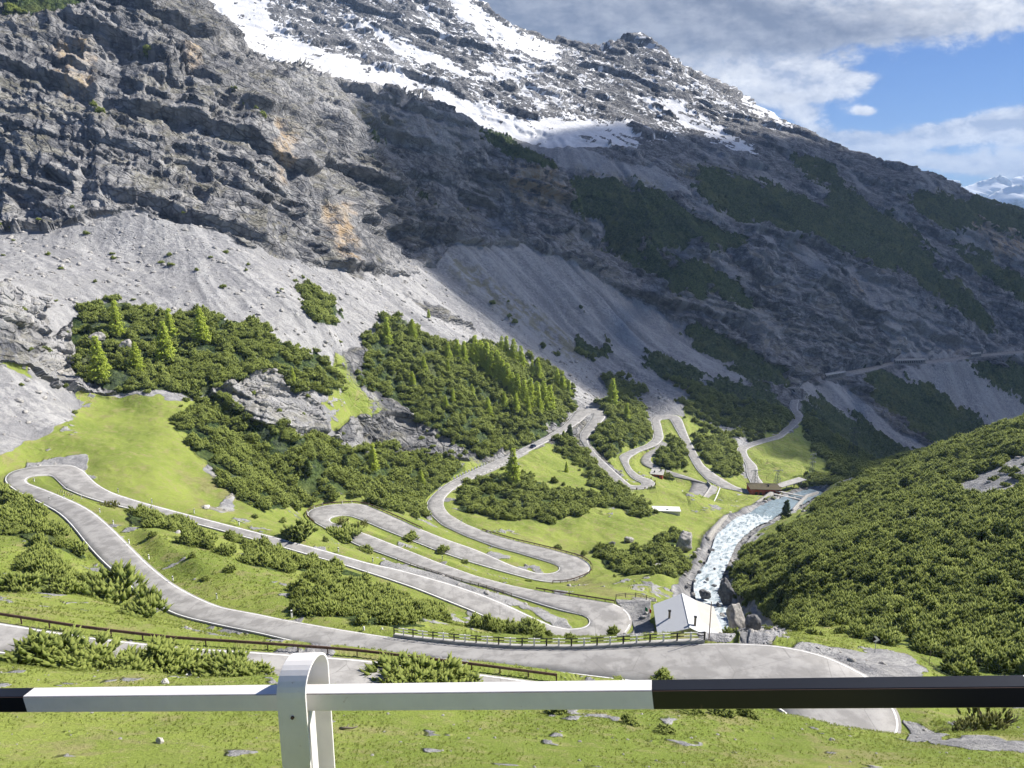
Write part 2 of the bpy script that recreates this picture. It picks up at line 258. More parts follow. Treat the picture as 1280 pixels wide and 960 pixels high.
POLY = dict(
 scree=[('N','-300,330 60,285 165,262 250,285 400,335 480,352 540,395 640,440 720,470 740,500 700,525 640,510 560,470 480,430 420,440 400,500 430,560 380,590 300,540 260,505 200,497 90,490 30,460 60,420 0,400 -300,420'),
  ('N','-300,400 0,455 90,490 105,512 60,542 0,570 -300,640'),
  ('N','470,345 545,305 640,300 720,330 800,375 870,410 960,465 930,490 870,490 800,520 740,500 640,440'),
  ('N','740,480 820,495 880,520 960,545 930,562 860,512 800,525 760,510 740,520 700,520'),
  ('N','640,440 740,480 745,510 800,515 850,520 860,500 800,470 720,430'),
  ('N','1000,480 1050,480 1130,540 1180,575 1120,562 1040,522 1000,500'),
  ('N','1110,462 1215,452 1300,510 1300,545 1240,540 1200,515 1150,490'),
  ('N','1055,325 1110,350 1190,415 1240,438 1120,450 1090,400'),
  ('N','390,88 500,118 580,150 620,180 560,195 480,170 400,140 330,110'),
  ('N','890,595 905,600 960,560 1005,500 1050,540 1000,520 960,600'),
  ('F','480,108 620,150 760,195 830,215 870,240 800,235 700,205 580,150'),
  ('N','300,560 330,585 290,640 255,635 235,610'),
  ('R','1185,615 1230,590 1300,560 1300,590 1225,618 1210,608'),
  ('R','1090,660 1140,645 1160,650 1130,662'),
  ('N','840,735 870,700 895,660 930,640 1000,612 1060,600 1050,625 990,640 945,670 925,700 905,740 920,800 870,800 850,760')],
 rock=[('N','-300,-300 250,-300 250,-10 330,80 400,95 590,150 720,213 735,290 690,305 560,305 540,330 500,347 400,332 330,300 250,283 165,258 60,285 -300,330'),
  ('N','270,470 330,455 400,500 412,562 380,552 300,530 265,500'),
  ('N','405,560 440,520 500,515 570,545 592,578 520,585 430,572'),
  ('N','0,365 45,385 70,430 40,462 0,450 -300,440 -300,350'),
  ('N','100,440 150,490 90,492 40,462 90,400 110,415'),
  ('N','640,545 690,515 720,505 700,545 650,572'),
  ('R','925,735 960,760 975,800 930,802 905,770'),
  ('N','1060,340 1290,330 1290,440 1180,440 1100,440 1000,480 980,470 960,430'),
 ],
 veg=[('N','90,400 130,370 200,395 280,400 330,410 345,450 300,470 260,490 200,492 120,490 100,450'),
  ('N','460,415 500,405 560,430 620,440 700,480 722,510 680,540 640,560 600,572 540,540 490,500 450,480'),
  ('N','215,505 260,500 330,530 420,560 500,575 560,580 590,590 540,610 532,645 500,640 440,622 400,622 330,645 290,605 240,565'),
  ('N','335,420 390,440 425,470 420,492 380,490 350,470'),('N','365,348 400,360 435,400 400,405'),
  ('N','700,540 745,575 775,610 790,622 830,635 815,648 750,642 650,645 575,645 565,620 600,600 640,590 700,610 760,622 730,590 700,565'),
  ('N','750,505 800,505 815,540 812,553 780,560 770,572 745,560 738,540'),
  ('N','850,530 870,540 925,565 932,592 905,595 880,575 862,550'),('N','800,575 818,560 840,545 850,560 860,580 840,590 815,588'),
  ('N','575,150 620,165 705,208 700,218 640,197 590,172'),('F','575,150 620,165 705,208 700,218 640,197 590,172'),
  ('F','715,222 760,222 830,250 880,285 935,300 925,314 830,307 790,300 750,272 715,262'),
  ('F','755,285 830,345 885,372 875,376 800,345 755,305'),('F','790,310 850,330 900,345 950,385 940,390 880,360 820,340'),
  ('F','1040,225 1080,250 1150,300 1190,360 1235,405 1190,385 1120,330 1060,305 1030,260'),
  ('F','870,205 960,235 1010,255 1100,310 1145,345 1090,335 1000,295 930,275 870,245'),
  ('F','1130,235 1170,250 1230,245 1300,265 1300,305 1230,280 1180,290 1140,262'),
  ('F','1180,300 1300,360 1300,380 1230,350 1190,320'),
  ('F','1075,460 1130,468 1200,508 1245,545 1215,575 1150,545 1100,505'),('F','1200,447 1300,468 1300,515 1240,482'),
  ('F','1000,497 1040,512 1130,560 1190,565 1130,590 1050,592 1020,562 1000,530'),
  ('F','850,398 900,423 980,468 992,495 950,482 900,452 860,427'),('F','868,492 900,483 960,493 992,515 985,532 940,547 900,522'),
  ('F','800,438 840,450 888,480 870,487 820,472'),('F','748,465 800,483 807,507 770,497'),('F','640,385 700,405 740,430 775,442 740,452 690,430'),
  ('F','620,330 650,350 720,400 700,398 640,365'),('F','1150,330 1200,360 1260,420 1220,410 1170,365'),
  ('F','980,190 1020,200 1060,225 1040,235 1000,215'),
  ('N','740,690 790,700 840,672 870,690 890,705 865,725 800,722 755,712'),
  ('R','885,765 905,722 935,690 1010,655 1050,610 1130,570 1290,525 1700,380 1700,850 1290,850 1180,838 1130,808 1040,795 970,795 930,760 905,770'),
  ('N','1000,600 1060,592 1100,590 1060,620 1020,620'),
  ('N','0,608 45,620 60,660 122,698 60,690 0,660 -300,640 -300,560'),('N','20,690 60,700 125,730 110,745 40,725'),
  ('N','155,640 270,655 420,700 470,725 450,745 380,720 240,690 165,655'),
  ('N','360,745 420,735 540,740 575,770 500,785 420,765 365,768'),
  ('N','575,765 640,790 720,800 640,800 590,785'),
  ('N','0,5 90,-5 130,8 60,18 0,12')],
 grass=[('N','100,515 205,500 225,540 250,580 300,620 250,640 170,625 110,590 70,578 40,575 100,545'),
  ('N','660,560 700,555 745,590 770,622 700,610 650,590 645,570'),
  ('N','555,640 700,645 830,640 940,640 890,680 850,672 800,700 740,690 640,665 575,650'),
  ('N','935,560 985,540 1000,560 1010,590 1040,600 960,610 945,590'),
  ('N','800,580 850,595 900,610 860,605 830,600 790,575'),('N','820,600 850,600 860,640 800,640 790,612 820,612'),
  ('N','870,560 930,590 935,605 900,590'),
  ('R','935,672 1010,655 1045,660 1010,672 960,682'),
  ('R','985,795 1050,800 1110,810 1180,838 1190,845 1150,850 1130,820 1050,808 960,803')],
 bare=[('R','1180,617 1225,590 1300,560 1300,592 1225,622 1205,612'),('R','1090,660 1140,645 1160,650 1130,664'),('R','1045,600 1075,592 1085,598 1050,608'),('R','925,760 945,752 990,792 940,806')],
 snow=[('F','245,-60 330,-10 345,40 420,70 500,92 560,118 640,148 700,150 785,155 792,172 730,172 812,210 740,195 640,172 600,157 560,137 500,122 400,97 300,72 230,0'),
  ('F','560,-20 600,12 650,42 705,62 690,82 640,62 600,42 560,12'),('F','590,75 640,88 650,105 600,97'),
  ('F','430,10 500,50 560,75 620,110 560,90 500,70'),
  ('F','790,120 850,128 880,150 945,183 952,197 900,180 860,160 830,140'),('F','915,110 960,135 1005,162 985,158 940,135'),
  ('F','948,193 1003,236 995,238 945,200'),('F','860,190 885,215 875,212 855,195'),('F','700,165 790,165 800,185 730,182')],
 snowy=[('F','-300,-260 600,-260 600,0 705,60 760,50 800,45 905,108 960,138 1010,165 960,160 900,150 860,170 800,190 820,212 700,195 560,140 480,110 400,95 300,72 230,0 -300,-100')],
 ochre=[('N','68,55 115,50 118,118 78,122'),('N','230,60 245,60 250,90 235,90'),('N','340,150 365,170 360,230 345,220'),('N','640,200 720,225 700,262 640,255'),
  ('F','1060,340 1105,345 1110,370 1065,365'),('F','1180,260 1300,280 1300,330 1240,320'),('N','400,255 430,260 440,330 420,330')],
 dry=[('N','560,315 640,370 740,440 720,455 640,400 560,345'),('N','440,120 500,150 480,165 430,140'),('F','830,200 900,210 960,235 880,232'),('F','700,205 800,222 860,240 780,235'),
  ('N','215,585 300,600 310,640 260,640'),('N','630,660 735,690 720,740 700,720 680,690'),('N','700,715 800,735 815,750 740,750')],
 gravel=[('N','30,575 100,570 108,590 60,582 25,590'),('N','480,700 640,745 720,782 690,784 640,760 560,735 495,715 470,708'),('N','765,750 815,745 812,800 775,803 790,780'),
  ('G','985,808 1050,805 1130,815 1155,830 1150,850 1085,850 1060,832 1010,814'),('G','1128,900 1150,903 1190,922 1180,930 1140,925'),('G','1165,930 1220,927 1300,930 1300,942 1220,940'),('N','560,680 640,695 640,702 600,700')],
)
def warp(x, y, z, u, v, amp, sc):
    s = sc/np.maximum(y, 20)
    # warp the outlines with world-space noise, in metres turned into outline units
    return u+amp*fbm(x/14, y/14, z/14, 4, 11, .6), v+amp*.7*fbm(x/14, y/14, z/14, 4, 23, .6)
def classify(x, y, z, a, q):
    u, v = pix(a, q); am = np.interp(y, [30, 100, 300, 800], [10, 9, 7, 6.0])
    uw, vw = warp(x, y, z, u, v, am, 1)
    out = {}
    for k, lst in POLY.items():
        acc = np.zeros(x.shape, np.float32)
        for lay in set(l[0] for l in lst):
            mm = np.zeros((VH, UW), bool)
            for l, t in lst:
                if l == lay: mm |= raster(PP(t))
            mm = blur(mm, 8 if k == 'veg' and lay != 'R' else 3 if k not in ('snow', 'gravel') else 1)
            acc = np.maximum(acc, sample(mm, uw, vw)*layer_mask(lay, u, v, y))
        out[k] = acc
    return out, u, v
T, u_, v_ = classify(Xg, Yg, Zg, Ag, Qg)

# runnels: noise smeared down the fall line of the smooth surface (used on scree, gullies and strips of wood)
def grid_normal(P):
    da = np.gradient(P, axis=0); ds = np.gradient(P, axis=1)
    N = np.cross(ds, da); N /= np.linalg.norm(N, axis=2, keepdims=True)+1e-9
    N[N[..., 2] < 0] *= -1
    return N
P0 = np.stack([Xg, Yg, Zg], 2)
N0 = grid_normal(P0)
for _ in range(6):
    N0[1:-1, 1:-1] = (N0[:-2, 1:-1]+N0[2:, 1:-1]+N0[1:-1, :-2]+N0[1:-1, 2:]+N0[1:-1, 1:-1])/5
N0 /= np.linalg.norm(N0, axis=2, keepdims=True)
def bil(fld, I, J):
    i = np.clip(I, 0, NA-1.001); j = np.clip(J, 0, NS-1.001); i0 = i.astype(np.int32); j0 = j.astype(np.int32); x = (i-i0).astype(np.float32); y = (j-j0).astype(np.float32)
    return (fld[i0, j0]*(1-x)+fld[i0+1, j0]*x)*(1-y)+(fld[i0, j0+1]*(1-x)+fld[i0+1, j0+1]*x)*y
hl = np.hypot(N0[..., 0], N0[..., 1])+1e-6; st_len = Yg*.0022
dxw = N0[..., 0]/hl*st_len; dyw = N0[..., 1]/hl*st_len
di = (dxw-Ag*dyw)/Yg/(av[1]-av[0]); dS_j = np.gradient(Sg, axis=1); dS_i = np.gradient(Sg, axis=0)
dj = np.clip((dyw/Yg-dS_i*di)/dS_j, -12, 12)
I0, J0 = np.meshgrid(np.arange(NA, dtype=np.float32), np.arange(NS, dtype=np.float32), indexing='ij')
MI = (I0+di).astype(np.float32); MJ = (J0+dj).astype(np.float32)
flow_a = noise(Ag*330, Sg*330, Ag*0, 101)+.7*noise(Ag*150, Sg*150, Ag*0, 102); flow_b = noise(Ag*70, Sg*70, Ag*0, 103)+.6*noise(Ag*30, Sg*30, Ag*0, 104)
for it in range(6):
    if it < 5: flow_a = .5*(flow_a+bil(flow_a, MI, MJ))
    flow_b = .5*(flow_b+bil(flow_b, MI, MJ))
    MI, MJ = bil(MI, MI, MJ), bil(MJ, MI, MJ)
flow_a = np.clip(flow_a/flow_a.std(), -2.5, 2.5); flow_b = np.clip(flow_b/flow_b.std(), -2.5, 2.5)

# default ground by distance where nothing was outlined
n1 = fbm(Xg/22, Yg/22, Zg/22, 4, 31, .6)
n2 = fbm(Xg/6, Yg/6, Zg/6, 3, 37, .6)
far = (Yg > ridge_y(Ug)) & (Yg > 620)
base_rock = sstep(330, 420, Yg)*(Zg > -150+40*0)*(Ug < 1000) 
base_rock = np.maximum(base_rock, sstep(560, 700, Yg))
wv = T['veg']; wgr = T['grass']
wsc = np.maximum(T['scree'], 0)
wrock = np.maximum(T['rock'], base_rock*(1-np.maximum(wsc, wgr)))
veg_soft = sstep(.38, .60, wv+.30*n1+.10*n2)
streak = .22*flow_b+.08*flow_a
veg_far = sstep(.42, .52, wv*1.05+.13*n2+.16*n1+.55*streak)
farness = sstep(330, 520, Yg)
veg = veg_soft*(1-farness)+veg_far*farness
snow_zone = T['snowy']; snow_p = T['snow']
rocky = np.clip(wrock-.0*wsc, 0, 1)*(1-sstep(.3, .6, wsc))
rocky = np.where(T['rock'] > .5, np.interp(Yg, [170, 260], [.25, 1]), rocky)*(1-.8*sstep(.4, .8, veg))*(1-sstep(.3, .6, wgr))

blurred_snow = T['snow']*(Yg > 700)
# ------------------------------------------------------------------ displacement of the rock
sel = rocky > .02
x, y, z = (c[sel] for c in (Xg, Yg, Zg)); 
k = (1+.45*sstep(780, 1050, y))*np.interp(y, [120, 330, 600], [.25, .6, 1.0])
big = ridged(x/(85*k), y/(85*k), z/(120*k), 5, 3, .52)
cols_ = ridged(x/(17*k), y/(17*k), z/(55*k), 4, 5, .55)
fine = fbm(x/(5*k), y/(5*k), z/(5*k), 4, 9, .6)
h = z+.34*x-.08*y
wv1 = fbm(x/70, y/70, z/70, 3, 41, .5)
def saw(f, sharp=.16):
    t = f-np.floor(f); return np.where(t < sharp, t/sharp, (1-t)/(1-sharp))
f1 = h/(34*k)+.30*wv1; f2 = h/(11.5*k)+.5*wv1+.10*fine
m1 = .12+.88*sstep(-.35, .35, noise(x/48, y/48, z/30, 77)+.4*noise(x/17, y/17, z/12, 76)); m2 = sstep(-.6, .6, noise(x/30, y/30, z/30, 78))
cc_ = .8*x+.6*y; wb = .8*noise(x/25, y/25, z/25, 79)
hb1 = np.floor(h/(13*k)+wb); blk = _hash(np.floor(cc_/(16*k)+.5*wb+_hash(hb1.astype(np.int32), hb1.astype(np.int32)*0, hb1.astype(np.int32)*0, 7)*.5).astype(np.int32), hb1.astype(np.int32), (hb1*0).astype(np.int32), 5)
hb2 = np.floor(h/(5.0*k)+1.2*wb); blk2 = _hash(np.floor(cc_/(6.5*k)+wb+_hash(hb2.astype(np.int32), hb2.astype(np.int32)*0, hb2.astype(np.int32)*0, 8)*.5).astype(np.int32), hb2.astype(np.int32), (hb2*0).astype(np.int32), 6)
st = (saw(f1, .09)-.5)*10.5*m1+(saw(f2, .10)-.5)*4.6*m2+(3.0*blk+1.6*blk2)*(.4+.6*m2)
calm_s = (1-.72*sstep(.35, .8, blurred_snow[sel]))*(1-.35*sstep(1000, 1200, y))
fs_ = 1-.5*sstep(900, 1150, y)+.75*sstep(1480, 1650, y)
disp = k*(6.0*(big-.4)*fs_+2.2*(cols_-.3)*fs_+.7*fine+st*1.2*(1-.3*(1-fs_)))*calm_s
D = np.zeros(Xg.shape); D[sel] = disp*rocky[sel]
Out = N0.copy(); Out[..., 2] *= .45; Out /= np.linalg.norm(Out, axis=2, keepdims=True)
P1 = P0+Out*D[..., None]
soft = (1-rocky)
rs_g = sstep(860, 960, Ug)*(Yg < crest_y(Ug)+40)*sstep(95, 150, Yg)
P1[..., 2] += rs_g*(2.6*fbm((Xg*.5+Yg*.3)/24, (Xg*.4-Yg*.8)/70, Zg*0, 3, 35, .5)+.9*noise(Xg/9, Yg/9, Zg/9, 36))
# small relief of meadow, scree and far wood
r1 = fbm(Xg/9, Yg/9, Zg/9, 4, 51, .55)
far_w = sstep(300, 480, Yg)
bump_v = np.abs(noise(Xg/3.1, Yg/3.1, Zg/3.1, 61))+.6*np.abs(noise(Xg/1.7, Yg/1.7, Zg/1.7, 62))
# scree: runnels that follow the fall line
rill = ridged(Xg/16+.02*Yg, Yg/60, Zg/110, 3, 55, .6)
P1[..., 2] += soft*((.35-.1*np.clip(wsc, 0, 1))*r1*np.interp(Yg, [3, 15, 60, 200], [.05, .35, .8, 1.2]))*(1+1.2*np.interp(Yg, [200, 600], [0, 1]))
P1[..., 2] += soft*sstep(.4, .8, wsc)*(flow_a*.10+flow_b*.22)*np.interp(Yg, [100, 400, 800], [.25, .8, 1.6])
P1[..., 2] += soft*(Yg > 420)*flow_b*np.interp(Yg, [420, 800], [0, 2.2])
P1[..., 2] += veg*far_w*(2.6*bump_v)*np.interp(Yg, [300, 700, 1200], [.6, 1.2, 2.0])

# ------------------------------------------------------------------ benches for the roads and the river bed
cols = (av[1]-av[0])
Dm = np.full(Xg.shape, 1e9); Zt = np.zeros(Xg.shape); Kd = np.zeros(Xg.shape, int)
def bench(PL, PR, kind, reach):
    out = []
    for i in range(len(PL)-1):
        L_ = np.linalg.norm(PL[i+1]-PL[i]); R_ = np.linalg.norm(PR[i+1]-PR[i]); m = max(1, int(max(L_, R_)/(.45 if PL[i][1] < 230 else 1.2)))
        for t in np.arange(m)/m: out.append((PL[i]*(1-t)+PL[i+1]*t, PR[i]*(1-t)+PR[i+1]*t))
    out.append((PL[-1], PR[-1]))
    for l, r in out:
        ym = min(l[1], r[1]); w_ = reach+1
        a0 = min(l[0]/l[1], r[0]/r[1])-w_/ym; a1 = max(l[0]/l[1], r[0]/r[1])+w_/ym
        i0 = max(0, int((a0-av[0])/cols)); i1 = min(NA, int((a1-av[0])/cols)+2)
        if i1 <= i0: continue
        y0 = min(l[1], r[1])-w_; y1 = max(l[1], r[1])+w_
        ys = Yg[i0:i1]; j0 = int((ys < y0).sum(1).min()); j1 = int((ys < y1).sum(1).max())
        if j1 <= j0: continue
        xs = Xg[i0:i1, j0:j1]; yy = Yg[i0:i1, j0:j1]
        dx, dy = r[0]-l[0], r[1]-l[1]; t = np.clip(((xs-l[0])*dx+(yy-l[1])*dy)/(dx*dx+dy*dy+1e-9), 0, 1)
        d = np.hypot(xs-l[0]-t*dx, yy-l[1]-t*dy); zz = l[2]
        s_ = Dm[i0:i1, j0:j1]; b = d < s_
        s_[b] = d[b]; Zt[i0:i1, j0:j1][b] = zz; Kd[i0:i1, j0:j1][b] = kind
for nm, (PL, PR) in ROADS.items(): bench(PL, PR, 2 if nm == 'river' else 1, 7 if nm != 'river' else 5)
inner = np.interp(Yg, [40, 400, 900], [.9, 1.3, 2.5])
bw = 1-sstep(inner, inner+np.where(Kd == 2, 3.5, np.where((Yg < 59) & (Ug < 960), 1.8, 5.0)), Dm)
drop = np.where(Kd == 2, 1.2, np.interp(Yg, [40, 300, 900], [.12, .25, .6]))
P1[..., 2] = P1[..., 2]*(1-bw)+(Zt-drop)*bw
onroad = 1-sstep(.3, 1.6, Dm)
P1[..., 0] = P1[..., 0]*(1-bw)+Xg*bw; P1[..., 1] = P1[..., 1]*(1-bw)+Yg*bw
veg = veg*sstep(.5, 2.0, np.where(Kd == 1, Dm, 9)); 
N1 = grid_normal(P1)
flat = N1[..., 2]
veg *= 1-sstep(.25, .55, T['bare'])

# ------------------------------------------------------------------ final ground classes
n3 = fbm(Xg/3.0, Yg/3.0, Zg/3.0, 3, 71, .6)
hs = Zg+.34*Xg-.08*Yg
band = np.abs(saw(hs/52+.5*n1, .5)-.5)*2
band2 = np.abs(saw(hs/19+.35*n1+.12*n2, .5)-.5)*2
sn = snow_zone*(.06*sstep(.35, .8, flat)+.24*band+.22*band2+.16*n1+.04*n2+.26*streak+.015)+snow_p*(.36+.16*n1+.12*band2+.12*streak)*(.8+.4*sstep(.2, .6, flat))+.06*n2+.03*n3
snow = sstep(.37, .41, sn)*(Yg > 700)*(Zg > 90)
wsc_f = sstep(.35, .65, wsc+.1*n2)
grass = 1-np.maximum(np.maximum(sstep(.3, .6, T['rock']), wsc_f), base_rock)
grass = np.maximum(grass, sstep(.4, .6, wgr))
veg = veg*np.where(Yg < 215, np.maximum(.25+.75*sstep(-.45, -.05, n1+.6*n2), (Ug < 135)*1.0), .55+.45*sstep(-.5, 0, n2))
veg[rs_g > .5] = np.maximum(veg, sstep(.4, .6, wv)*(1-sstep(.25, .55, T['bare'])))[rs_g > .5]
far_scree = sstep(.02, .30, streak+.18*n1)*sstep(560, 760, Yg)*(1-sstep(.3, .6, T['rock']))*.8
# rocky spots in the meadows, grass on the ledges
spots = sstep(.55, .8, noise(Xg/7, Yg/7, Zg/7, 81)+.5*n3)*(Yg < 420)*(Yg > 62)*(wgr < .3)
near_spots = sstep(.62, .9, noise(Xg/2.2, Yg/2.2, Zg/2.2, 82)+.4*noise(Xg/.7, Yg/.7, Zg/.7, 83))*(Yg < 62)
scree_w = np.maximum(wsc_f*(1-sstep(.4, .6, wgr)), .85*spots+.8*near_spots)
scree_w = np.maximum(np.maximum(scree_w, far_scree), sstep(.3, .6, T['gravel']))
ledge = sstep(.62, .85, flat)*sstep(-.1, .5, n1)*.35*(rocky > .5)*(Yg < 1000)
dry = np.clip(T['dry']*.8*sstep(-.4, .3, n2)+ledge, 0, 1)
river_bank = (Kd == 2)*(1-sstep(2.5, 6.5, Dm))
rocky = np.maximum(rocky, .6*river_bank)
scree_w = np.maximum(np.maximum(scree_w*(1-river_bank), .30*river_bank), sstep(.25, .55, T['bare'])); veg = veg*(1-river_bank)*(1-sstep(.3, .6, T['gravel'])); grass = grass*(1-river_bank)

def new_mesh(name, verts, faces, mat, parent=None, smooth_=False, attrs=None):
    me = bpy.data.meshes.new(name)
    verts = np.ascontiguousarray(verts, np.float32).reshape(-1, 3); faces = np.ascontiguousarray(faces, np.int32)
    nv, nf, kf = len(verts), len(faces), faces.shape[1]
    me.vertices.add(nv); me.vertices.foreach_set('co', verts.ravel())
    me.loops.add(nf*kf); me.loops.foreach_set('vertex_index', faces.ravel())
    me.polygons.add(nf); me.polygons.foreach_set('loop_start', np.arange(0, nf*kf, kf, dtype=np.int32))
    me.update(calc_edges=True)
    if smooth_: me.polygons.foreach_set('use_smooth', np.ones(nf, bool))
    for k_, v_a in (attrs or {}).items():
        at = me.attributes.new(k_, 'FLOAT', 'POINT'); at.data.foreach_set('value', np.ascontiguousarray(v_a, np.float32).ravel())
    if mat: me.materials.append(mat)
    o = bpy.data.objects.new(name, me); COL.objects.link(o)
    if parent: o.parent = parent
    return o

# ------------------------------------------------------------------ material helpers
class NT:
    def __init__(s, tree): s.t = tree; s.n = tree.nodes; s.l = tree.links
    def new(s, ty, **kw):
        nd = s.n.new(ty)
        for k_, v_ in kw.items(): setattr(nd, k_, v_)
        return nd
    def put(s, sock, val):
        if isinstance(val, bpy.types.NodeSocket): s.l.new(val, sock)
        elif val is not None: sock.default_value = val
    def math(s, op, a, b=None, c=None, clamp=False):
        nd = s.new('ShaderNodeMath', operation=op, use_clamp=clamp)
        for i, q_ in enumerate((a, b, c)):
            if q_ is not None: s.put(nd.inputs[i], q_)
        return nd.outputs[0]
    def mix(s, f, a, b, kind='MIX'):
        nd = s.new('ShaderNodeMix', data_type='RGBA', blend_type=kind)
        s.put(nd.inputs[0], f); s.put(nd.inputs[6], a if not isinstance(a, tuple) else (*a, 1)[:4]); s.put(nd.inputs[7], b if not isinstance(b, tuple) else (*b, 1)[:4])
        return nd.outputs[2]
    def noise(s, vec, sc, det=5, rough=.55, dist=0.0):
        nd = s.new('ShaderNodeTexNoise'); s.put(nd.inputs['Vector'], vec); nd.inputs['Scale'].default_value = sc
        nd.inputs['Detail'].default_value = det; nd.inputs['Roughness'].default_value = rough; nd.inputs['Distortion'].default_value = dist
        return nd.outputs['Fac']
    def ramp(s, f, lo, hi, a=0.0, b=1.0, smooth_=True):
        nd = s.new('ShaderNodeMapRange', interpolation_type='SMOOTHSTEP' if smooth_ else 'LINEAR')
        s.put(nd.inputs[0], f)
        for i, q_ in enumerate((lo, hi, a, b)): s.put(nd.inputs[i+1], q_)
        return nd.outputs[0]
    def attr(s, name): return s.new('ShaderNodeAttribute', attribute_name=name).outputs['Fac']
    def pos(s): return s.new('ShaderNodeNewGeometry').outputs['Position']
    def scale(s, vec, v3):
        nd = s.new('ShaderNodeVectorMath', operation='MULTIPLY'); s.put(nd.inputs[0], vec); nd.inputs[1].default_value = v3; return nd.outputs[0]
def material(name, build):
    m = bpy.data.materials.new(name); m.use_nodes = True; m.node_tree.nodes.clear(); N = NT(m.node_tree)
    out = N.new('ShaderNodeOutputMaterial'); b = N.new('ShaderNodeBsdfPrincipled'); N.l.new(b.outputs[0], out.inputs[0])
    b.inputs['Specular IOR Level'].default_value = .25
    r = build(N, b)
    return m
def simple(name, col, rough=.7, metal=0.0, var=.25, sc=3.0, bump=0.0, spec=.3, dirt=None):
    def f(N, b):
        tc = N.new('ShaderNodeTexCoord').outputs['Object']
        n_ = N.noise(tc, sc, 6, .6)
        k_ = N.ramp(n_, .3, .7, 1-var, 1+var, False)
        c = N.mix(1.0, col, N.new('ShaderNodeCombineColor').outputs[0], 'MULTIPLY')
        cc = c.node.inputs[7].links[0].from_node
        for i in range(3): N.put(cc.inputs[i], k_)
        if dirt: c = N.mix(N.ramp(N.noise(tc, sc*2.3, 8, .7), dirt[1], dirt[1]+.08), c, dirt[0])
        N.put(b.inputs['Base Color'], c); b.inputs['Roughness'].default_value = rough; b.inputs['Metallic'].default_value = metal
        b.inputs['Specular IOR Level'].default_value = spec
        if bump:
            bp = N.new('ShaderNodeBump'); bp.inputs['Strength'].default_value = bump; bp.inputs['Distance'].default_value = .05
            N.put(bp.inputs['Height'], N.noise(tc, sc*6, 6, .6)); N.put(b.inputs['Normal'], bp.outputs[0])
    return material(name, f)

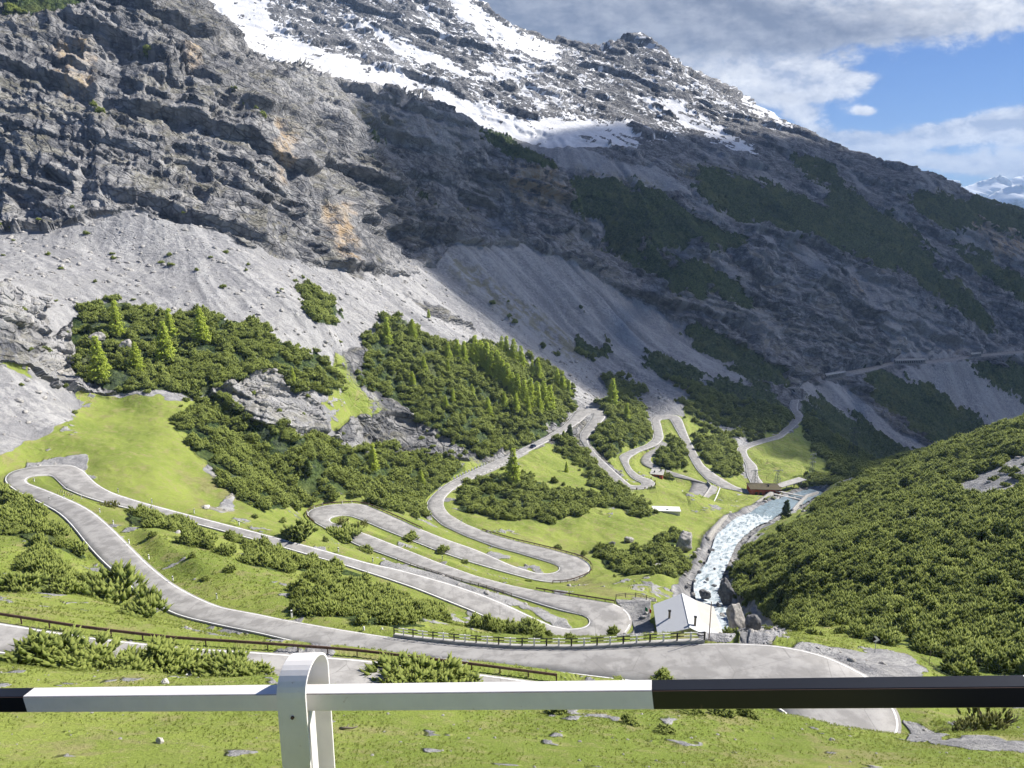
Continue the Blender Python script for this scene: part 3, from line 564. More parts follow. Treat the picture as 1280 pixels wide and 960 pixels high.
def ground_mat(N, b):
    p = N.pos()
    sep = N.new('ShaderNodeSeparateXYZ'); N.put(sep.inputs[0], p); Y_ = sep.outputs[1]
    # rock: cool grey limestone, darker wet bands, warm stains
    nA = N.noise(p, .012, 3, .6); nB = N.noise(p, .09, 6, .65); nC = N.noise(p, .6, 4, .65)
    streak = N.noise(N.scale(p, (.16, .16, .022)), 1.0, 5, .62)
    hz = N.math('ADD', sep.outputs[2], N.math('MULTIPLY', sep.outputs[0], .34)); hz = N.math('SUBTRACT', hz, N.math('MULTIPLY', Y_, .08))
    hv = N.new('ShaderNodeCombineXYZ'); N.put(hv.inputs[2], N.math('ADD', N.math('MULTIPLY', hz, .13), N.math('MULTIPLY', nA, 6.0)))
    N.put(hv.inputs[0], N.math('MULTIPLY', sep.outputs[0], .006)); N.put(hv.inputs[1], N.math('MULTIPLY', Y_, .006))
    strata = N.noise(hv.outputs[0], 1.0, 4, .6)
    rk = N.mix(N.ramp(nB, .38, .62), (.100, .103, .116), (.365, .36, .355))
    rk = N.mix(N.ramp(strata, .42, .6, 0, .55), rk, (.075, .078, .086))
    rk = N.mix(N.ramp(streak, .5, .68, 0, .6), rk, (.31, .30, .285))
    rk = N.mix(N.ramp(nC, .55, .75, 0, .5), rk, (.07, .07, .075))
    vw = N.new('ShaderNodeVectorMath', operation='ADD'); cvn = N.new('ShaderNodeCombineXYZ'); N.put(cvn.inputs[0], N.math('MULTIPLY', nB, 5.0)); N.put(cvn.inputs[2], N.math('ADD', N.math('MULTIPLY', nA, 9.0), N.math('MULTIPLY', sep.outputs[0], .34))); N.put(vw.inputs[0], p); N.put(vw.inputs[1], cvn.outputs[0])
    vr = N.new('ShaderNodeTexVoronoi', feature='DISTANCE_TO_EDGE'); N.put(vr.inputs['Vector'], N.scale(vw.outputs[0], (.10, .10, .22))); vr.inputs['Scale'].default_value = 1.0
    crack = N.ramp(vr.outputs['Distance'], .01, .09, 1, 0)
    rk = N.mix(N.math('MULTIPLY', crack, N.ramp(nB, .40, .55, .12, .55)), rk, (.045, .048, .055))
    oc = N.mix(N.ramp(streak, .4, .6), (.42, .30, .17), (.5, .42, .33))
    rk = N.mix(N.math('MULTIPLY', N.attr('ochre'), N.ramp(nB, .38, .55, 0, .85)), rk, oc)
    # scree: pale grey gravel with boulders
    s1 = N.noise(p, .35, 6, .7); s2 = N.noise(p, 2.2, 4, .7); s3 = N.noise(N.scale(p, (.09, .02, .02)), 1.0, 4, .6)
    sc = N.mix(N.ramp(s1, .38, .60), (.24, .24, .25), (.43, .425, .42))
    sc = N.mix(N.ramp(N.noise(p, .045, 4, .6), .42, .60, 0, .45), sc, (.24, .24, .25))
    sc = N.mix(N.ramp(s3, .4, .65, 0, .5), sc, (.35, .345, .335))
    sc = N.mix(N.ramp(s2, .57, .66, 0, .85), sc, (.12, .12, .125)); sc = N.mix(N.ramp(s2, .30, .38, .6, 0), sc, (.62, .61, .60))
    sc = N.mix(N.ramp(N.attr('flow'), .1, 1.3, 0, .5), sc, (.46, .455, .45)); sc = N.mix(N.ramp(N.attr('flow'), -1.3, -.1, .55, 0), sc, (.22, .22, .23))
    rk = N.mix(N.ramp(N.attr('flow'), .3, 1.3, 0, .5), rk, (.34, .335, .33))
    # grass
    g1 = N.noise(p, .045, 3, .6); g2 = N.noise(p, .8, 5, .7); g3 = N.noise(p, 5.5, 3, .65); g4 = N.noise(p, 22.0, 2, .6)
    gr = N.mix(N.ramp(g1, .38, .62), (.190, .250, .045), (.275, .330, .070))
    gr = N.mix(N.ramp(g2, .48, .70, 0, .75), gr, (.31, .29, .13))
    gr = N.mix(N.ramp(g3, .50, .68, 0, .7), gr, (.125, .155, .036))
    gr = N.mix(N.ramp(g4, .62, .70, 0, .5), gr, (.40, .42, .20))
    fl = N.noise(p, 9.0, 2, .5); near = N.ramp(Y_, 55, 75, 1, 0)
    gr = N.mix(N.math('MULTIPLY', N.ramp(fl, .73, .76, 0, .9), near), gr, (.72, .70, .62))
    gr = N.mix(N.ramp(N.noise(p, .21, 5, .7), .53, .64, 0, .6), gr, (.30, .265, .13)); gr = N.mix(N.ramp(g3, .30, .40, .55, 0), gr, (.34, .38, .12))
    dr = N.mix(N.ramp(g2, .4, .6), (.19, .155, .085), (.26, .25, .11))
    # dark ground and far dwarf pine
    vg = N.mix(N.ramp(N.noise(p, .5, 6, .7), .35, .65), (.016, .034, .013), (.100, .140, .045))
    vg = N.mix(N.ramp(N.noise(p, .03, 6, .65), .50, .64, 0, .7), vg, (.125, .145, .05)); vg = N.mix(N.ramp(N.noise(p, .16, 5, .7), .54, .64, 0, .65), vg, (.012, .026, .012))
    sn = N.mix(N.ramp(N.noise(N.scale(p, (.02, .02, .08)), 1.0, 6, .6), .45, .65, 0, .45), (.76, .77, .79), (.50, .50, .51))
    c = N.mix(N.attr('scree'), rk, sc)
    edge = N.math('ADD', N.attr('grass'), N.math('MULTIPLY', N.math('SUBTRACT', g2, .5), .5))
    c = N.mix(N.ramp(N.math('SUBTRACT', edge, N.math('MULTIPLY', N.attr('scree'), 1.0)), .38, .55), c, gr)
    c = N.mix(N.math('MULTIPLY', N.attr('dry'), .8), c, dr)
    c = N.mix(N.ramp(N.attr('veg'), .3, .6), c, vg)
    c = N.mix(N.ramp(N.attr('snow'), .35, .65), c, sn)
    N.put(b.inputs['Base Color'], c); b.inputs['Roughness'].default_value = .92; b.inputs['Specular IOR Level'].default_value = .12
    # relief finer than the mesh, in metres
    rough = N.math('MULTIPLY', N.math('ADD', N.math('MULTIPLY', nC, 1.3), N.math('SUBTRACT', N.math('MULTIPLY', N.math('ADD', nB, streak), 3.2), N.math('MULTIPLY', crack, 1.1))), N.attr('rock'))
    strat = N.math('MULTIPLY', N.math('MULTIPLY', strata, 3.0), N.attr('rock'))
    grs = N.math('MULTIPLY', N.math('ADD', N.math('MULTIPLY', g3, .16), N.math('ADD', N.math('MULTIPLY', g4, .05), N.math('MULTIPLY', g2, .3))), N.attr('grass'))
    scr = N.math('MULTIPLY', N.math('ADD', N.math('MULTIPLY', s2, .35), N.math('MULTIPLY', s1, .9)), N.attr('scree'))
    vgb = N.math('MULTIPLY', N.math('ADD', N.math('MULTIPLY', N.noise(p, .45, 4, .7), 3.5), 0.0), N.attr('veg'))
    hgt = N.math('ADD', N.math('ADD', rough, strat), N.math('ADD', grs, N.math('ADD', scr, vgb)))
    bp = N.new('ShaderNodeBump'); bp.inputs['Strength'].default_value = .9; bp.inputs['Distance'].default_value = 1.0
    N.put(bp.inputs['Height'], N.math('MULTIPLY', hgt, N.ramp(N.attr('snow'), .3, .7, 1, .15))); N.put(b.inputs['Normal'], bp.outputs[0])
M_ground = material('ground', ground_mat)

# ------------------------------------------------------------------ link the ground in named pieces
idx = np.arange(NA*NS).reshape(NA, NS)
fc = np.stack([idx[:-1, :-1], idx[1:, :-1], idx[1:, 1:], idx[:-1, 1:]], -1)
fu = Ug[:-1, :-1]; fy = Yg[:-1, :-1]; fz = Zg[:-1, :-1]; ff = far[:-1, :-1]
reg = np.zeros(fy.shape, int)
reg[(fy > 430) & (fz > -95) & (fu < 722) & ~ff] = 1
reg[((fu < 722) & (fy > ridge_y(fu))) | ((fu >= 722) & (fy > 640) & (fz > -205))] = 2
ATT = dict(flow=flow_a*.6+flow_b*.5, grass=grass, scree=scree_w, veg=veg, snow=snow, dry=dry*(1-sstep(.3, .6, veg)), ochre=T['ochre'], rock=np.clip(np.maximum(rocky, .25*far_w), 0, 1)*(1-veg))
for r_, nm in ((0, 'valley_ground'), (1, 'rocky_mountain'), (2, 'snowy_mountain')):
    f_ = fc[reg == r_]; used = np.unique(f_); remap = np.full(NA*NS, -1, np.int32); remap[used] = np.arange(len(used))
    o = new_mesh(nm, P1.reshape(-1, 3)[used], remap[f_], M_ground, smooth_=(r_ == 0), attrs={k_: v_.ravel()[used] for k_, v_ in ATT.items()})
    o['kind'] = 'structure'
# the road shoulder the photographer stands on
o = new_mesh('road_shoulder', [(-40, -12, -1.72), (40, -12, -1.72), (40, .55, -1.74), (-40, .55, -1.74), (-40, -12, -2.2), (40, -12, -2.2), (40, .55, -2.2), (-40, .55, -2.2)],
             [(0, 1, 2, 3), (4, 7, 6, 5), (0, 4, 5, 1), (3, 2, 6, 7), (0, 3, 7, 4), (1, 5, 6, 2)], simple('shoulder_gravel', (.3, .29, .28), .9, sc=5)); o['kind'] = 'structure'

# height of the finished ground under a point
def ground(xw, yw):
    a = xw/yw; i = int(np.clip(round((a-av[0])/cols), 0, NA-1)); s_ = math.log(yw)
    j = int(np.clip(np.searchsorted(Sg[i], s_), 1, NS-1)); t = (s_-Sg[i, j-1])/(Sg[i, j]-Sg[i, j-1]+1e-9)
    t = min(max(t, 0), 1)
    return float(P1[i, j-1, 2]*(1-t)+P1[i, j, 2]*t)
# first ground point a survey ray meets
HS = np.arange(math.log(3), math.log(4500), .0035)
def hit(u, v, ymin=0, ymax=1e9):
    a, q = aq(u, v); g = Q(np.full(HS.shape, float(a)), HS); y_ = np.exp(HS)
    k_ = np.nonzero((g >= q) & (y_ > ymin) & (y_ < ymax))[0]
    if not len(k_): return None
    yy = y_[k_[0]]; return np.array([a*yy, yy, ground(a*yy, yy)])

# ------------------------------------------------------------------ roads
def asphalt(N, b):
    p = N.pos(); n1_ = N.noise(p, .35, 6, .6); n2_ = N.noise(p, 9.0, 5, .7); n3_ = N.noise(N.scale(p, (.9, .25, 1)), 1.2, 7, .65)
    c = N.mix(N.ramp(n1_, .40, .60), (.265, .257, .248), (.365, .355, .343))
    c = N.mix(N.ramp(n2_, .5, .7, 0, .35), c, (.20, .195, .19))
    c = N.mix(N.ramp(n3_, .56, .64, 0, .28), c, (.16, .155, .15))
    v = N.new('ShaderNodeTexVoronoi', feature='DISTANCE_TO_EDGE'); N.put(v.inputs['Vector'], N.scale(p, (.12, .12, .12))); v.inputs['Scale'].default_value = 1.0
    w_ = N.new('ShaderNodeVectorMath', operation='ADD')
    c = N.mix(N.ramp(v.outputs['Distance'], .001, .005, .45, 0), c, (.11, .105, .10))
    N.put(b.inputs['Base Color'], c); b.inputs['Roughness'].default_value = .85
M_road = material('asphalt', asphalt)
M_line = simple('road_paint', (.82, .82, .80), .7, var=.14, sc=1.5)
def dense(PL, PR, step=1.2):
    a, b = [], []
    for i in range(len(PL)-1):
        m = max(1, int(max(np.linalg.norm(PL[i+1]-PL[i]), np.linalg.norm(PR[i+1]-PR[i]))/step))
        for t in np.arange(m)/m: a.append(PL[i]*(1-t)+PL[i+1]*t); b.append(PR[i]*(1-t)+PR[i+1]*t)
    a.append(PL[-1]); b.append(PR[-1]); return np.array(a), np.array(b)
def strip(sections):
    """sections: (n, k, 3) -> verts, faces of the open ribbon through k points per section"""
    n_, k_ = sections.shape[:2]; ix = np.arange(n_*k_).reshape(n_, k_)
    f = np.stack([ix[:-1, :-1], ix[1:, :-1], ix[1:, 1:], ix[:-1, 1:]], -1).reshape(-1, 4)
    return sections.reshape(-1, 3), f
RV, RF, LV, LF = [], [], [], []; ro = lo = 0
chain = ['A', 'AB', 'B', 'BC', 'C', 'CD', 'D', 'DE', 'E', 'EF', 'F', 'GH', 'H', 'HI', 'I', 'IK', 'K', 'L', 'M', 'S']
for nm in chain:
    PL, PR = ROADS[nm]
    if nm in ('B','C','D','E','F','H','I','K','BC','CD','DE','EF','GH','HI','IK','AB'):   # carry each leg a little into the next so that no gap opens
        PL = np.vstack([PL[0]-(PL[1]-PL[0])*.6, PL]); PR = np.vstack([PR[0]-(PR[1]-PR[0])*.6, PR])
        PL[0, 2] = ROADS[nm][0][0, 2]-.01; PR[0, 2] = PL[0, 2]
    L_, R_ = dense(PL, PR); L_ = L_.copy(); R_ = R_.copy()
    cw = (R_-L_); wd = np.linalg.norm(cw, axis=1, keepdims=True); e = cw/wd
    up = np.array([0, 0, 1.0])
    sec = np.stack([L_-e*.25-up*.6, L_-e*.12, L_+cw*.25+up*.02, L_+cw*.5+up*.03, L_+cw*.75+up*.02, R_+e*.12, R_+e*.25-up*.6], 1)
    v_, f_ = strip(sec); RV.append(v_); RF.append(f_+ro); ro += len(v_)
    if nm in ('S',): continue
    for side, (E0, s_) in enumerate(((L_, 1), (R_, -1))):
        lw = np.full((len(E0), 1), .19)+.04*(E0[:, 1:2] > 150)
        if nm == 'M': continue
        jit = (rng.random(len(E0)) > (.03 if nm not in ('CD',) else .0))
        sec = np.stack([E0+s_*e*.16+up*.016, E0+s_*e*(.16+lw)+up*.018], 1)
        v_, f_ = strip(sec)
        if nm == 'CD' and side == 0: f_ = f_[(np.arange(len(f_)) % 4) < 3]
        LV.append(v_); LF.append(f_+lo); lo += len(v_)
road_o = new_mesh('road', np.vstack(RV), np.vstack(RF), M_road, smooth_=False); road_o['kind'] = 'structure'
new_mesh('edge_line', np.vstack(LV), np.vstack(LF), M_line, road_o)

# ------------------------------------------------------------------ the stream
def water(N, b):
    p = N.pos(); rt = N.new('ShaderNodeVectorRotate', rotation_type='Z_AXIS'); N.put(rt.inputs['Vector'], p); rt.inputs['Angle'].default_value = .49
    n1_ = N.noise(N.scale(rt.outputs[0], (.75, .16, .3)), 1.0, 7, .62, .5); n2_ = N.noise(p, 1.6, 6, .65)
    calm = N.attr('calm')
    f = N.ramp(N.math('ADD', n1_, N.math('MULTIPLY', N.math('SUBTRACT', n2_, .5), .4)), N.math('ADD', .34, N.math('MULTIPLY', calm, .30)), N.math('ADD', .58, N.math('MULTIPLY', calm, .3)))
    N.put(b.inputs['Base Color'], N.mix(f, (.24, .31, .35), (.50, .55, .58)))
    N.put(b.inputs['Roughness'], N.ramp(f, 0, 1, .12, .8)); b.inputs['Specular IOR Level'].default_value = .5
    bp = N.new('ShaderNodeBump'); bp.inputs['Strength'].default_value = .7; bp.inputs['Distance'].default_value = .5
    N.put(bp.inputs['Height'], N.math('ADD', n1_, N.math('MULTIPLY', n2_, .35))); N.put(b.inputs['Normal'], bp.outputs[0])
M_water = material('stream_water', water)
L_, R_ = dense(*ROADS['river'], 1.0); k_ = 15; tt_ = np.linspace(0, 1, k_)
sec = L_[:, None]*(1-tt_[None, :, None])+R_[:, None]*tt_[None, :, None]
sec[..., 2] += .45*fbm(sec[..., 0]/2.2, sec[..., 1]/2.6, sec[..., 2]/2, 3, 91)-.15*np.abs(tt_-.5)[None]*2
v_, f_ = strip(sec); calm = sstep(352, 372, v_[:, 1])*.9
o = new_mesh('stream_water', v_, f_, M_water, smooth_=True, attrs=dict(calm=calm)); o['kind'] = 'structure'

# ------------------------------------------------------------------ camera, sun, sky
cd = bpy.data.cameras.new('camera'); cam = bpy.data.objects.new('camera', cd); COL.objects.link(cam); scene.camera = cam
cd.sensor_width = 36; cd.lens = 36*F/1280; cd.clip_start = .05; cd.clip_end = 60000; cam.location = (0, 0, 0); cam.rotation_euler = (math.radians(90)-PIT, 0, 0)
SAZ, SEL = math.radians(66), math.radians(41)     # azimuth right of the view, height
sdir = Vector((math.sin(SAZ)*math.cos(SEL), math.cos(SAZ)*math.cos(SEL), math.sin(SEL)))
sl = bpy.data.lights.new('sun', 'SUN'); sl.energy = 5.0; sl.angle = math.radians(.53); sl.color = (1.0, .945, .86)
so = bpy.data.objects.new('sun', sl); COL.objects.link(so); so.rotation_euler = sdir.to_track_quat('Z', 'Y').to_euler(); so.location = sdir*1000
world = bpy.data.worlds.new('World'); scene.world = world; world.use_nodes = True; world.node_tree.nodes.clear(); N = NT(world.node_tree)
sky = N.new('ShaderNodeTexSky', sky_type='NISHITA'); sky.sun_disc = False; sky.sun_elevation = SEL; sky.sun_rotation = SAZ; sky.altitude = 2200; sky.air_density = 1.0; sky.dust_density = .4; sky.ozone_density = 1.6
tc = N.new('ShaderNodeTexCoord').outputs['Generated']; sp = N.new('ShaderNodeSeparateXYZ'); N.put(sp.inputs[0], tc)
yy = N.math('MAXIMUM', N.math('ABSOLUTE', sp.outputs[1]), .15); ca = N.math('DIVIDE', sp.outputs[0], yy); cq = N.math('DIVIDE', sp.outputs[2], yy)
cv = N.new('ShaderNodeCombineXYZ'); N.put(cv.inputs[0], ca); N.put(cv.inputs[1], N.math('MULTIPLY', cq, 1.9))
def blobs(lst):
    tot = None
    for u, v, ru, rv, w_ in lst:
        a0, q0 = map(float, aq(u, v)); ra, rq = ru/F, rv/F
        dx = N.math('MULTIPLY', N.math('SUBTRACT', ca, a0), 1/ra); dy = N.math('MULTIPLY', N.math('SUBTRACT', cq, q0), 1/rq)
        g_ = N.math('MULTIPLY', N.math('POWER', 2.718, N.math('MULTIPLY', N.math('ADD', N.math('MULTIPLY', dx, dx), N.math('MULTIPLY', dy, dy)), -1.0)), w_)
        tot = g_ if tot is None else N.math('ADD', tot, g_)
    return tot
big_c = blobs([(600,-20,150,80,1.0),(740,10,160,70,1.0),(880,10,130,62,1.0),(1010,5,110,48,.9),(1130,10,80,34,.75),(1230,-5,110,42,.95),(900,88,62,34,1.0),(960,100,52,32,1.0),(1030,105,48,24,1.0),(1085,103,20,12,.6),(840,70,60,30,.8),(680,50,120,40,.7),(700,-150,600,110,1.2),(1300,-170,500,110,1.0)])
low_c = blobs([(1050,176,40,13,1.0),(1105,180,50,14,1.0),(1165,168,48,15,1.1),(1235,160,50,18,1.1),(1300,158,60,26,1.1),(1010,165,26,12,.8),(1100,200,70,10,.8),(1190,205,40,9,.7),(1260,205,70,12,.9),(1330,215,90,20,.9),(1003,142,20,8,1.0),(1081,139,15,6,1.0),(1560,120,160,60,1),(-200,80,300,80,1)])
den = N.math('ADD', big_c, low_c)
def cn(off, sc=7.5, det=9, r=.60):
    ad = N.new('ShaderNodeVectorMath', operation='ADD'); N.put(ad.inputs[0], cv.outputs[0]); ad.inputs[1].default_value = off
    return N.noise(ad.outputs[0], sc, det, r, .25)
f0 = cn((0, 0, 3.1), 8.0, 8, .62); f1_ = cn((.010, .030, 3.1), 8.0, 8, .62); fw = cn((.3, .2, 1.1), 30, 8, .68); fx = cn((.306, .216, 1.1), 30, 8, .68)
dd = N.math('ADD', den, N.math('ADD', N.math('MULTIPLY', N.math('SUBTRACT', f0, .5), 2.1), N.math('MULTIPLY', N.math('SUBTRACT', fw, .5), 1.1)))
cover = N.ramp(dd, .34, .92)
lit = N.ramp(N.math('ADD', N.math('MULTIPLY', N.math('SUBTRACT', f0, f1_), 3.6), N.math('MULTIPLY', N.math('SUBTRACT', fw, fx), 1.6)), -.50, .55, 0, 1, False)
dark = N.ramp(N.math('ADD', blobs([(640,10,230,75,1.1),(860,20,170,40,1.0),(1020,48,90,17,.75),(1150,25,110,22,.6),(960,122,90,9,.4),(1150,190,120,7,.35)]), N.math('MULTIPLY', N.math('SUBTRACT', fw, .5), 1.1)), -.05, 1.15)
cc = N.mix(lit, (4.4, 5.0, 6.5), (11.0, 11.0, 11.0))
cc = N.mix(N.math('MULTIPLY', dark, .85), cc, N.mix(lit, (1.5, 1.8, 2.55), (2.9, 3.25, 4.2)))
skyc = N.mix(1.0, sky.outputs[0], (.36, .56, .90, 1), 'MULTIPLY')
col = N.mix(N.math('MULTIPLY', cover, N.ramp(cq,   .42, .7, 1, .06)), skyc, N.mix(N.ramp(cq, .36, .7, 0, .8), cc, (2.4, 2.7, 3.4)))
bg = N.new('ShaderNodeBackground'); bg.inputs['Strength'].default_value = .06; N.put(bg.inputs[0], col)
wo = N.new('ShaderNodeOutputWorld'); N.l.new(bg.outputs[0], wo.inputs[0])
vs_ = scene.view_settings; vs_.view_transform = 'Standard'; vs_.look = 'None'; vs_.exposure = 0.85; vs_.gamma = 1
scene.render.engine = 'CYCLES'
cy = scene.cycles; cy.max_bounces = 3; cy.diffuse_bounces = 1; cy.glossy_bounces = 2; cy.transmission_bounces = 2; cy.volume_bounces = 0; cy.transparent_max_bounces = 8; cy.use_adaptive_sampling = True; cy.adaptive_threshold = .04

# ------------------------------------------------------------------ clouds out of frame that shade the far side of the valley
def cloud_mat(N, b):
    p = N.pos(); d = N.math('MULTIPLY', N.ramp(N.math('ADD', N.attr('cloud_cover'), N.math('MULTIPLY', N.math('SUBTRACT', N.noise(p, .004, 6, .6), .5), .55)), .12, .6), .68)
    N.n.remove(b); out = [q for q in N.n if q.type == 'OUTPUT_MATERIAL'][0]
    df = N.new('ShaderNodeBsdfDiffuse'); df.inputs[0].default_value = (.85, .87, .9, 1); tr = N.new('ShaderNodeBsdfTransparent'); mx = N.new('ShaderNodeMixShader')
    N.put(mx.inputs[0], d); N.l.new(tr.outputs[0], mx.inputs[1]); N.l.new(df.outputs[0], mx.inputs[2]); N.l.new(mx.outputs[0], out.inputs[0])
M_cloud = material('cloud_vapour', cloud_mat)
HC = 1500.0
def cloud(shade, label, seed):
    """shade: outline on the ground (x, y, z) of the shadow; the cloud hangs where the sun line puts it"""
    pts = np.array([(x_+sdir.x/sdir.z*(HC-z_), y_+sdir.y/sdir.z*(HC-z_)) for x_, y_, z_ in shade])
    cx, cy = pts.mean(0); n_ = 110; x0, y0 = pts.min(0)-150; x1, y1 = pts.max(0)+150
    X, Y = np.meshgrid(np.linspace(x0, x1, n_), np.linspace(y0, y1, n_), indexing='ij')
    ins = np.zeros(X.shape, bool); dist = np.full(X.shape, 1e9)
    for i in range(len(pts)):
        (xa, ya), (xb, yb) = pts[i-1], pts[i]
        if ya != yb: ins ^= ((Y < ya) != (Y < yb)) & (X < (xb-xa)*(Y-ya)/(yb-ya)+xa)
        t = np.clip(((X-xa)*(xb-xa)+(Y-ya)*(yb-ya))/((xb-xa)**2+(yb-ya)**2+1e-9), 0, 1)
        dist = np.minimum(dist, np.hypot(X-xa-t*(xb-xa), Y-ya-t*(yb-ya)))
    sgn = np.where(ins, dist, -dist); dn = sstep(-60, 90, sgn)
    th = 160*np.sqrt(np.clip(sgn, 0, 300)/300)*(1+.5*fbm(X/120, Y/120, X*0, 4, seed))+2
    V = np.concatenate([np.stack([X, Y, HC+th], -1).reshape(-1, 3), np.stack([X, Y, HC-.12*th-2], -1).reshape(-1, 3)])
    ix = np.arange(n_*n_).reshape(n_, n_); keep = dn[:-1, :-1] > .01
    f = np.stack([ix[:-1, :-1], ix[1:, :-1], ix[1:, 1:], ix[:-1, 1:]], -1)[keep]
    o = new_mesh('cloud', V, np.vstack([f, f[:, ::-1]+n_*n_]), M_cloud, smooth_=True, attrs=dict(cloud_cover=np.r_[dn.ravel(), dn.ravel()]))
    o['label'] = label; o['category'] = 'cloud'; 
cloud([(-190,770,60),(-95,655,0),(-15,600,-80),(60,575,-130),(100,565,-150),(150,590,-165),(205,560,-180),(235,500,-185),(225,430,-140),(250,392,-120),(330,350,-90),(700,250,0),(1300,500,0),(1300,1500,0),(700,1500,200),(300,1350,260),(60,1150,150),(-60,950,100)],
      'broad grey cloud high over the far side of the valley', 5)

# ------------------------------------------------------------------ haze
def haze_box(dens):
    x0, x1, y0, y1, z0, z1 = -15000, 15000, -20, 14500, -760, 1100
    V = [(x, y, z) for z in (z0, z1) for y in (y0, y1) for x in (x0, x1)]
    Fc = [(0,2,3,1),(4,5,7,6),(0,1,5,4),(2,6,7,3),(0,4,6,2),(1,3,7,5)]
    m = bpy.data.materials.new('haze'); m.use_nodes = True; m.node_tree.nodes.clear(); Nh = NT(m.node_tree)
    o_ = Nh.new('ShaderNodeOutputMaterial'); pv = Nh.new('ShaderNodeVolumePrincipled'); pv.inputs['Density'].default_value = dens
    pv.inputs['Color'].default_value = (.45, .66, 1.0, 1); pv.inputs['Anisotropy'].default_value = .1
    Nh.l.new(pv.outputs[0], o_.inputs[1]); o = new_mesh('haze', V, Fc, m); o['kind'] = 'stuff'
haze_box(.72e-4)

# ------------------------------------------------------------------ plants
def leaf_mat(name, dark, light, tip, sub=.25):
    def f(N, b):
        oi = N.new('ShaderNodeObjectInfo').outputs['Random']; p = N.pos()
        t = N.math('ADD', N.math('MULTIPLY', oi, .6), N.math('MULTIPLY', N.noise(p, .11, 4, .6), .8))
        c = N.mix(N.ramp(t, .35, 1.0), dark, light)
        c = N.mix(N.math('MULTIPLY', N.attr('tip'), .85), c, tip)
        c = N.mix(N.ramp(N.noise(p, 3.1, 3, .7), .55, .7, 0, .35), c, dark)
        N.put(b.inputs['Base Color'], c); b.inputs['Roughness'].default_value = .75; b.inputs['Specular IOR Level'].default_value = .15
        tr = N.new('ShaderNodeBsdfTranslucent'); N.put(tr.inputs[0], c); mx = N.new('ShaderNodeMixShader'); mx.inputs[0].default_value = sub
        out = [q for q in N.n if q.type == 'OUTPUT_MATERIAL'][0]
        N.l.new(b.outputs[0], mx.inputs[1]); N.l.new(tr.outputs[0], mx.inputs[2]); N.l.new(mx.outputs[0], out.inputs[0])
    return material(name, f)
M_pine = leaf_mat('pine_needles', (.050, .094, .023), (.150, .205, .047), (.40, .45, .115))
M_larch = leaf_mat('larch_needles', (.48, .60, .09), (.60, .72, .12), (.72, .80, .18), .5)
M_spruce = leaf_mat('spruce_needles', (.030, .055, .018), (.055, .085, .025), (.10, .14, .04))
M_dry = leaf_mat('willow_leaves', (.11, .13, .035), (.20, .20, .06), (.26, .27, .09), .3)
M_bark = simple('bark', (.13, .095, .07), .9, sc=8)

def tufts(rnd, P, Dr, Ln, Wd, spikes=5):
    """shoots: a slim jagged spindle with needle fans, one per row of P; all joined"""
    V, Fc, T_ = [], [], []; o_ = 0
    for p, d, l, w_ in zip(P, Dr, Ln, Wd):
        d = d/np.linalg.norm(d); s_ = np.cross(d, [.3, .2, 1.0] if abs(d[2]) < .95 else [1, 0, 0]); s_ /= np.linalg.norm(s_); t_ = np.cross(d, s_)
        ph = rnd.random()*6.28; ring = []
        for k_ in range(4):
            an = ph+k_*1.571; ring.append(p+d*l*(.28+.22*rnd.random())+(s_*math.cos(an)+t_*math.sin(an))*w_*(.8+.5*rnd.random()))
        vs = [p]+ring+[p+d*l]
        V += vs; T_ += [0, .25, .25, .25, .25, 1.0]
        for k_ in range(4):
            a_, b_ = 1+k_, 1+(k_+1) % 4
            Fc += [(o_, o_+b_, o_+a_), (o_+a_, o_+b_, o_+5)]
        o_ += 6
        for k_ in range(spikes):
            an = rnd.random()*6.28; h_ = rnd.random()*.55; out = (s_*math.cos(an)+t_*math.sin(an)); sd_ = np.cross(out, d)
            b0 = p+d*l*h_; tipv = b0+out*w_*(1.6+rnd.random())+d*l*(.35+.25*rnd.random())
            V += [b0-sd_*w_*.45, b0+sd_*w_*.45, tipv]; T_ += [.1, .1, .8]; Fc.append((o_, o_+1, o_+2)); o_ += 3
    return np.array(V), np.array(Fc), np.array(T_)
def shrub_mesh(seed, n_=170, hgt=1.6, rad=1.1, l=.72):
    r = np.random.default_rng(seed); P, Dr, Ln, Wd = [], [], [], []
    lob = [(r.uniform(-.5, .5)*rad, r.uniform(-.5, .5)*rad, r.uniform(.55, 1.0)) for _ in range(6)]
    for _ in range(n_):
        c = lob[r.integers(6)]; th = r.uniform(0, 6.283); u = r.random()**.5; rr = rad*.62*u
        x_, y_ = c[0]+rr*math.cos(th), c[1]+rr*math.sin(th); z_ = hgt*c[2]*(1-.75*u*u)*r.uniform(.55, 1)-.1
        P.append((x_, y_, max(z_-.1, .02))); ou = np.array([x_, y_, 0])/rad
        Dr.append(np.array([0, 0, 1.0])+ou*r.uniform(.2, .75)+r.normal(0, .13, 3)); Ln.append(l*r.uniform(.7, 1.35)); Wd.append(l*.17*r.uniform(.8, 1.3))
    return tufts(r, np.array(P), np.array(Dr), Ln, Wd)
def tube(path, radii, n_=6):
    path = np.array(path, float); V, Fc = [], []
    for i, p in enumerate(path):
        d = path[min(i+1, len(path)-1)]-path[max(i-1, 0)]; d /= np.linalg.norm(d)+1e-9
        s_ = np.cross(d, [0, 0, 1.0] if abs(d[2]) < .9 else [1.0, 0, 0]); s_ /= np.linalg.norm(s_); t_ = np.cross(s_, d)
        for k_ in range(n_):
            an = 6.28318*k_/n_; V.append(p+(s_*math.cos(an)+t_*math.sin(an))*radii[i])
    for i in range(len(path)-1):
        for k_ in range(n_):
            a_, b_ = i*n_+k_, i*n_+(k_+1) % n_; Fc.append((a_, b_, b_+n_, a_+n_))
    return V, Fc
